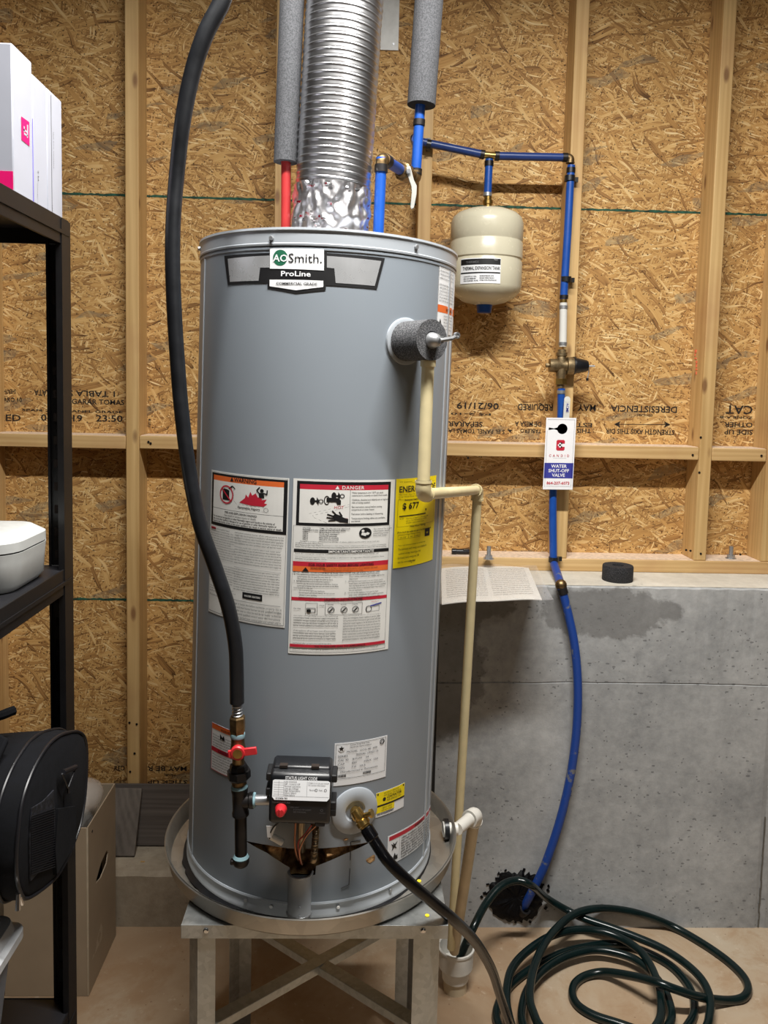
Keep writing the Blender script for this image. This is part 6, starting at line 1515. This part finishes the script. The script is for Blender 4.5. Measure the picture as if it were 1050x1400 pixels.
def bag_ring(x, k_, dz=0.0, wob=0.0):
    o_ = []
    for (y_, z_) in pr_:
        w_ = wob*mnoise.noise(Vector((x*9, y_*12, z_*12))); o_.append(Vector((x, cyb+(y_-cyb)*(k_+w_), czb+dz+(z_-czb)*(k_+w_))))
    return o_
def loft3(rings):
    vs = []; fs = []; n = len(rings[0])
    for r_ in rings: vs += r_
    for j in range(len(rings)-1):
        for i in range(n): k_ = (i+1) % n; fs.append((j*n+i, j*n+k_, (j+1)*n+k_, (j+1)*n+i))
    fs += [tuple(reversed(range(n))), tuple((len(rings)-1)*n+i for i in range(n))]; return vs, fs
zmin = ztl+.002
def clampz(r_): return [Vector((p_.x, p_.y, max(p_.z, zmin) if p_.y < YT+.03 else p_.z)) for p_ in r_]
MB().add(*loft3([clampz(bag_ring(XB, .93)), clampz(bag_ring(XB-.004, .985)), clampz(bag_ring(XB-.030, 1.0, 0, .02)), clampz(bag_ring(XB-.08, .985, -.004, .06)), clampz(bag_ring(XB-.14, .96, -.006, .09)), clampz(bag_ring(XB-.22, .95, -.004, .09)), clampz(bag_ring(XB-.32, .94, 0, .07)), clampz(bag_ring(XB-.36, .90))])).build('bag_body', M['bag'], BG, ang=60)
for x_, k_ in ((XB-.002, .975), (XB-.030, 1.006)):
    pp_ = bag_ring(x_, k_); pp_ = spline(pp_+[pp_[0]], 4); MB().tube(pp_, .0026, 8).build('piping', M['bag_trim'], BG)
# mesh panel, pocket, strap loop with ring
def bpt(px, py, off=.002): q_ = atX(px, py, XB+off); return q_
def bpanel(pxs, name, mat, off=.003, th_=.002):
    v_ = [bpt(a_, b_, off) for a_, b_ in pxs]; n = len(v_); MB().add(v_+[q_-Vector((th_, 0, 0)) for q_ in v_], [tuple(range(n)), tuple(reversed(range(n, 2*n)))]+[(i, (i+1) % n, (i+1) % n+n, i+n) for i in range(n)]).build(name, mat, BG)
bpanel([(44, 1105), (60, 1095), (74, 1080), (76, 1166), (60, 1185), (42, 1205), (41, 1150)], 'mesh_panel', M['bag_mesh'])
bpanel([(80, 1106), (104, 1102), (104, 1150), (98, 1162), (78, 1196), (76, 1160)], 'side_pocket', M['bag'], .006, .006)
for k_ in range(26):
    y0_ = 1112+k_*3.2; a_ = bpt(43, y0_+4, .0042); b_ = bpt(75, y0_-7, .0042); MB().tube([a_, b_], .0007, 5).build('mesh_rib', M['bag_trim'], BG)
MB().tube([bpt(86, 1056, .010), bpt(103, 1049, .010)], .0042, 10).build('strap_loop', M['bag_trim'], BG)
MB().tube([bpt(85, 1058, .010), bpt(93, 1077, .010), bpt(103, 1051, .010)], .0014, 8).build('strap_ring', M['bag_trim'], BG)
MB().tube([bpt(94, 1074, .009), bpt(94, 1084, .009)], .0028, 8).build('strap_clip', M['bag_trim'], BG)
MB().tube(spline([atX(52, 1027, XB-.03), atX(64, 1021, XB-.02), atX(78, 1016, XB-.02)]), .0030, 8).build('zip_pull', M['bag_trim'], BG)
q = atX(25, 1222, XB+.004); MB().tube([q, q+Vector((.001, -.004, -.020))], [.0030, .0038], 8).build('zip_slider', M['chrome'], BG); MB().tube([q+Vector((0, .003, -.006)), q+Vector((0, .012, -.022))], .0030, 8).build('zip_slider', M['chrome'], BG)
# folded handle flap and side pocket on the bag front
fl_ = [Vector((XB-.10, cyb-.02, czb+.135)), Vector((XB-.045, cyb-.05, czb+.125)), Vector((XB-.060, cyb-.135, czb+.045)), Vector((XB-.16, cyb-.145, czb+.055))]
mb = MB(); v_ = fl_+[q_+Vector((0, -.008, .008)) for q_ in fl_]; mb.add(v_, [(0, 1, 2, 3), (7, 6, 5, 4), (0, 4, 5, 1), (1, 5, 6, 2), (2, 6, 7, 3), (3, 7, 4, 0)]).build('top_flap', M['bag'], BG, bev=.004)
MB().tube(spline([Vector((XB-.07, cyb+.02, czb+.140)), Vector((XB-.09, cyb-.01, czb+.142)), Vector((XB-.15, cyb-.02, czb+.146)), Vector((XB-.19, cyb, czb+.145))]), .0075, 8).build('handle', M['bag'], BG)
MB().tube(spline([Vector((XB-.03, cyb-.150, czb-.09)), Vector((XB-.055, cyb-.165, czb-.02)), Vector((XB-.10, cyb-.17, czb+.03))]), .0030, 8).build('piping', M['bag_trim'], BG)
